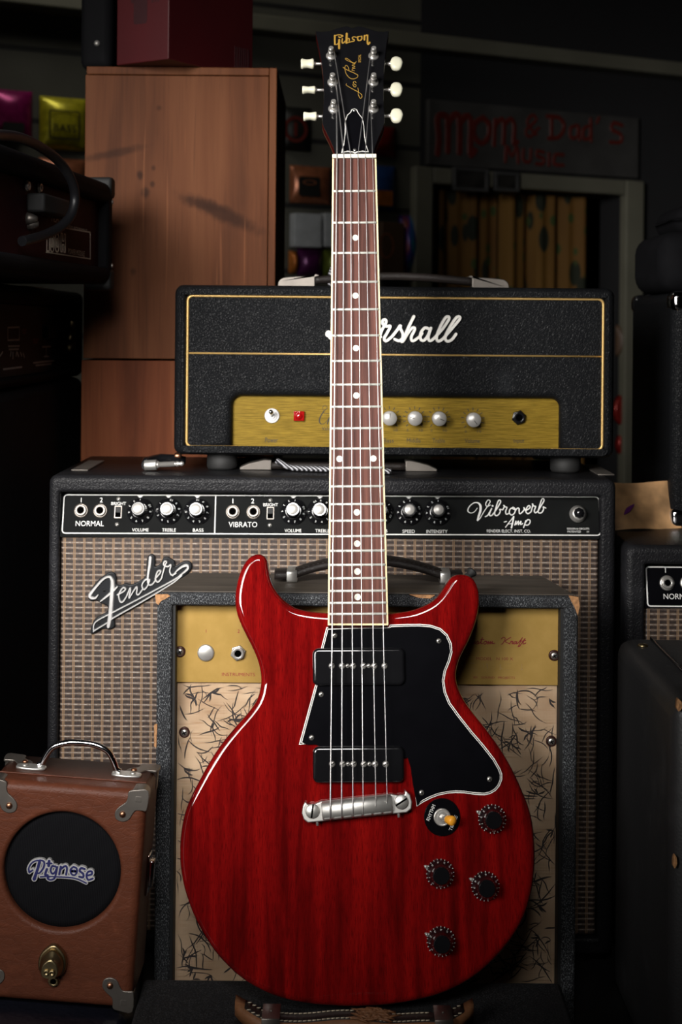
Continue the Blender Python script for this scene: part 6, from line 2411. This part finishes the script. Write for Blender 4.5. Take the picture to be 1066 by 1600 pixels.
mb.ring(f, [(p[0] + 0.020 * cos(t), p[1] + 0.030 * sin(t)) for t in [2 * pi * k / 28 for k in range(28)]], [(p[0] + 0.016 * cos(t), p[1] + 0.026 * sin(t)) for t in [2 * pi * k / 28 for k in range(28)]], 0, 0.0006)
part('arched_print', mb, M['foil_copper'], r_)
_t = NT('iridescent_film')
_n = _t.noise(_t.scaled(16, 16, 10), 1.0, 2, 0.5, 1.5)
M['iridescent'] = _t.fin(_t.ramp(_n, [(0.30, (0.30, 0.08, 0.03)), (0.42, (0.12, 0.03, 0.22)), (0.52, (0.03, 0.10, 0.36)), (0.62, (0.02, 0.34, 0.22)), (0.74, (0.30, 0.10, 0.35))]), 0.25, 0.2)
wpack('plastic_bag', 621, 336, 650, 426, M['iridescent'], 'small iridescent plastic bag hanging left of the doorpost', 'bag', None, 0.03)

# shop sign over the doorway
M['sign_board'] = plain('faded_sign_board', (0.060, 0.058, 0.056), 0.6, var=0.3, vs=9)
a0, b1 = WALL.px(664, 156)
a1, _ = WALL.px(992, 190)
_, b0 = WALL.px(664, 258)
sg = thing('shop_sign', base(*WALL.w((a0 + a1) / 2, b0, 0.01)), 'dark board sign with faded red hand lettering above the doorway', 'sign')
part('board', MB().box(WALL, a0, a1, b0, b1, 0.001, 0.018, 0.002), M['sign_board'], sg)
SGN = Frame(WALL.w(0, 0, 0.018), WALL.ex, WALL.up)
mb = MB()
SW_ = 0.018
for pts, k in (
        ([(684, 240), (686, 215), (684, 185), (694, 180), (700, 190), (700, 236)], 1.5), ([(700, 195), (710, 180), (718, 186), (718, 238)], 1.5), ([(718, 195), (728, 182), (736, 190), (735, 240), (742, 236)], 1.5),
        ([(755, 184), (742, 194), (742, 214), (754, 224), (764, 212), (764, 194), (755, 184)], 1.2),
        ([(772, 226), (774, 188)], 1.1), ([(774, 196), (784, 186), (788, 196), (787, 224)], 1.1), ([(788, 196), (798, 186), (804, 196), (803, 224), (808, 222)], 1.1),
        ([(838, 210), (824, 192), (832, 180), (838, 188), (822, 204), (828, 214), (842, 200)], 0.7),
        ([(862, 182), (862, 216)], 1.0), ([(856, 182), (874, 184), (882, 198), (874, 214), (858, 216)], 1.0),
        ([(902, 196), (892, 200), (892, 214), (902, 214), (904, 196), (906, 218)], 0.8), ([(922, 196), (912, 202), (912, 216), (922, 214), (923, 184), (924, 220)], 0.8), ([(936, 184), (933, 192)], 0.7),
        ([(972, 196), (960, 192), (956, 202), (970, 210), (970, 222), (954, 222)], 0.9),
        ([(790, 252), (792, 228), (800, 244), (808, 230), (810, 254)], 0.8), ([(818, 234), (818, 250), (828, 252), (830, 234)], 0.8), ([(850, 238), (840, 236), (840, 244), (850, 248), (848, 256), (838, 256)], 0.8),
        ([(858, 240), (858, 258)], 0.8), ([(880, 242), (868, 242), (866, 256), (880, 258)], 0.8)):
    mb.stroke(SGN, SGN.pxs(pts), SW_ * 0.62 * k, 0, 0.0012, 4)
part('sign_lettering', mb, M['red_print'], sg, 'faded red lettering')

# two framed photographs fixed above the doorway
M['photo_dark'] = plain('dark_photograph', (0.035, 0.033, 0.030), 0.3, var=0.7, vs=14)
M['frame_grey'] = plain('grey_picture_frame', (0.06, 0.06, 0.06), 0.5)
for u0, v0, u1, v1, lab in ((706, 261, 760, 301, 'larger framed dark photograph over the doorway, nearer the left doorpost'), (770, 268, 808, 301, 'smaller framed dark photograph over the doorway, right of the larger one')):
    a0, b1 = WALL.px(u0, v0, 0.031)
    a1, b0 = WALL.px(u1, v1, 0.031)
    pf = thing('picture_frame', base(*WALL.w((a0 + a1) / 2, b0, 0.035)), lab, 'picture', 'photographs over the doorway')
    part('frame', MB().ring(WALL, rrect(a0, a1, b0, b1, 0.001, 1), rrect(a0 + 0.008, a1 - 0.008, b0 + 0.008, b1 - 0.008, 0.001, 1), 0.031, 0.043, 0.001, 0.001, 2), M['frame_grey'], pf)
    part('photograph', MB().box(WALL, a0 + 0.0082, a1 - 0.0082, b0 + 0.0082, b1 - 0.0082, 0.031, 0.038), M['photo_dark'], pf)

# red goods seen in the gap between the gold-panel head and the right-hand cabinet
M['tag_white'] = plain('white_price_tag', (0.5, 0.5, 0.5), 0.5)
wpack('string_packet', 961, 508, 984, 556, M['brown_card'], 'brown packet high in the gap right of the gold-panel head', 'string packet', SG)
wpack('price_tag', 968, 571, 979, 581, M['tag_white'], 'small white price tag in the gap right of the gold-panel head', 'tag', None, 0.004, False)
for v0, v1, lab in ((612, 668, 'red disc-shaped packet in the gap, upper of two'), (672, 716, 'red ringed disc packet in the gap, lower of two')):
    p, q = WALL.px(978, (v0 + v1) / 2), WALL.px(978, v1)
    r = p[1] - q[1]
    dk = thing('accessory_disc', base(*WALL.w(p[0], p[1] - r, 0.01)), lab, 'packet', 'red discs on the back wall')
    part('disc', MB().lathe(WALL, [(r, 0.002), (r, 0.014), (r * 0.9, 0.018), (0, 0.018)], 32, p[0], p[1]), M['foil_red'], dk)
    part('disc_centre', MB().lathe(WALL, [(r * 0.55, 0.018), (r * 0.5, 0.020), (0, 0.020)], 28, p[0], p[1]), M['pack_ink'], dk)
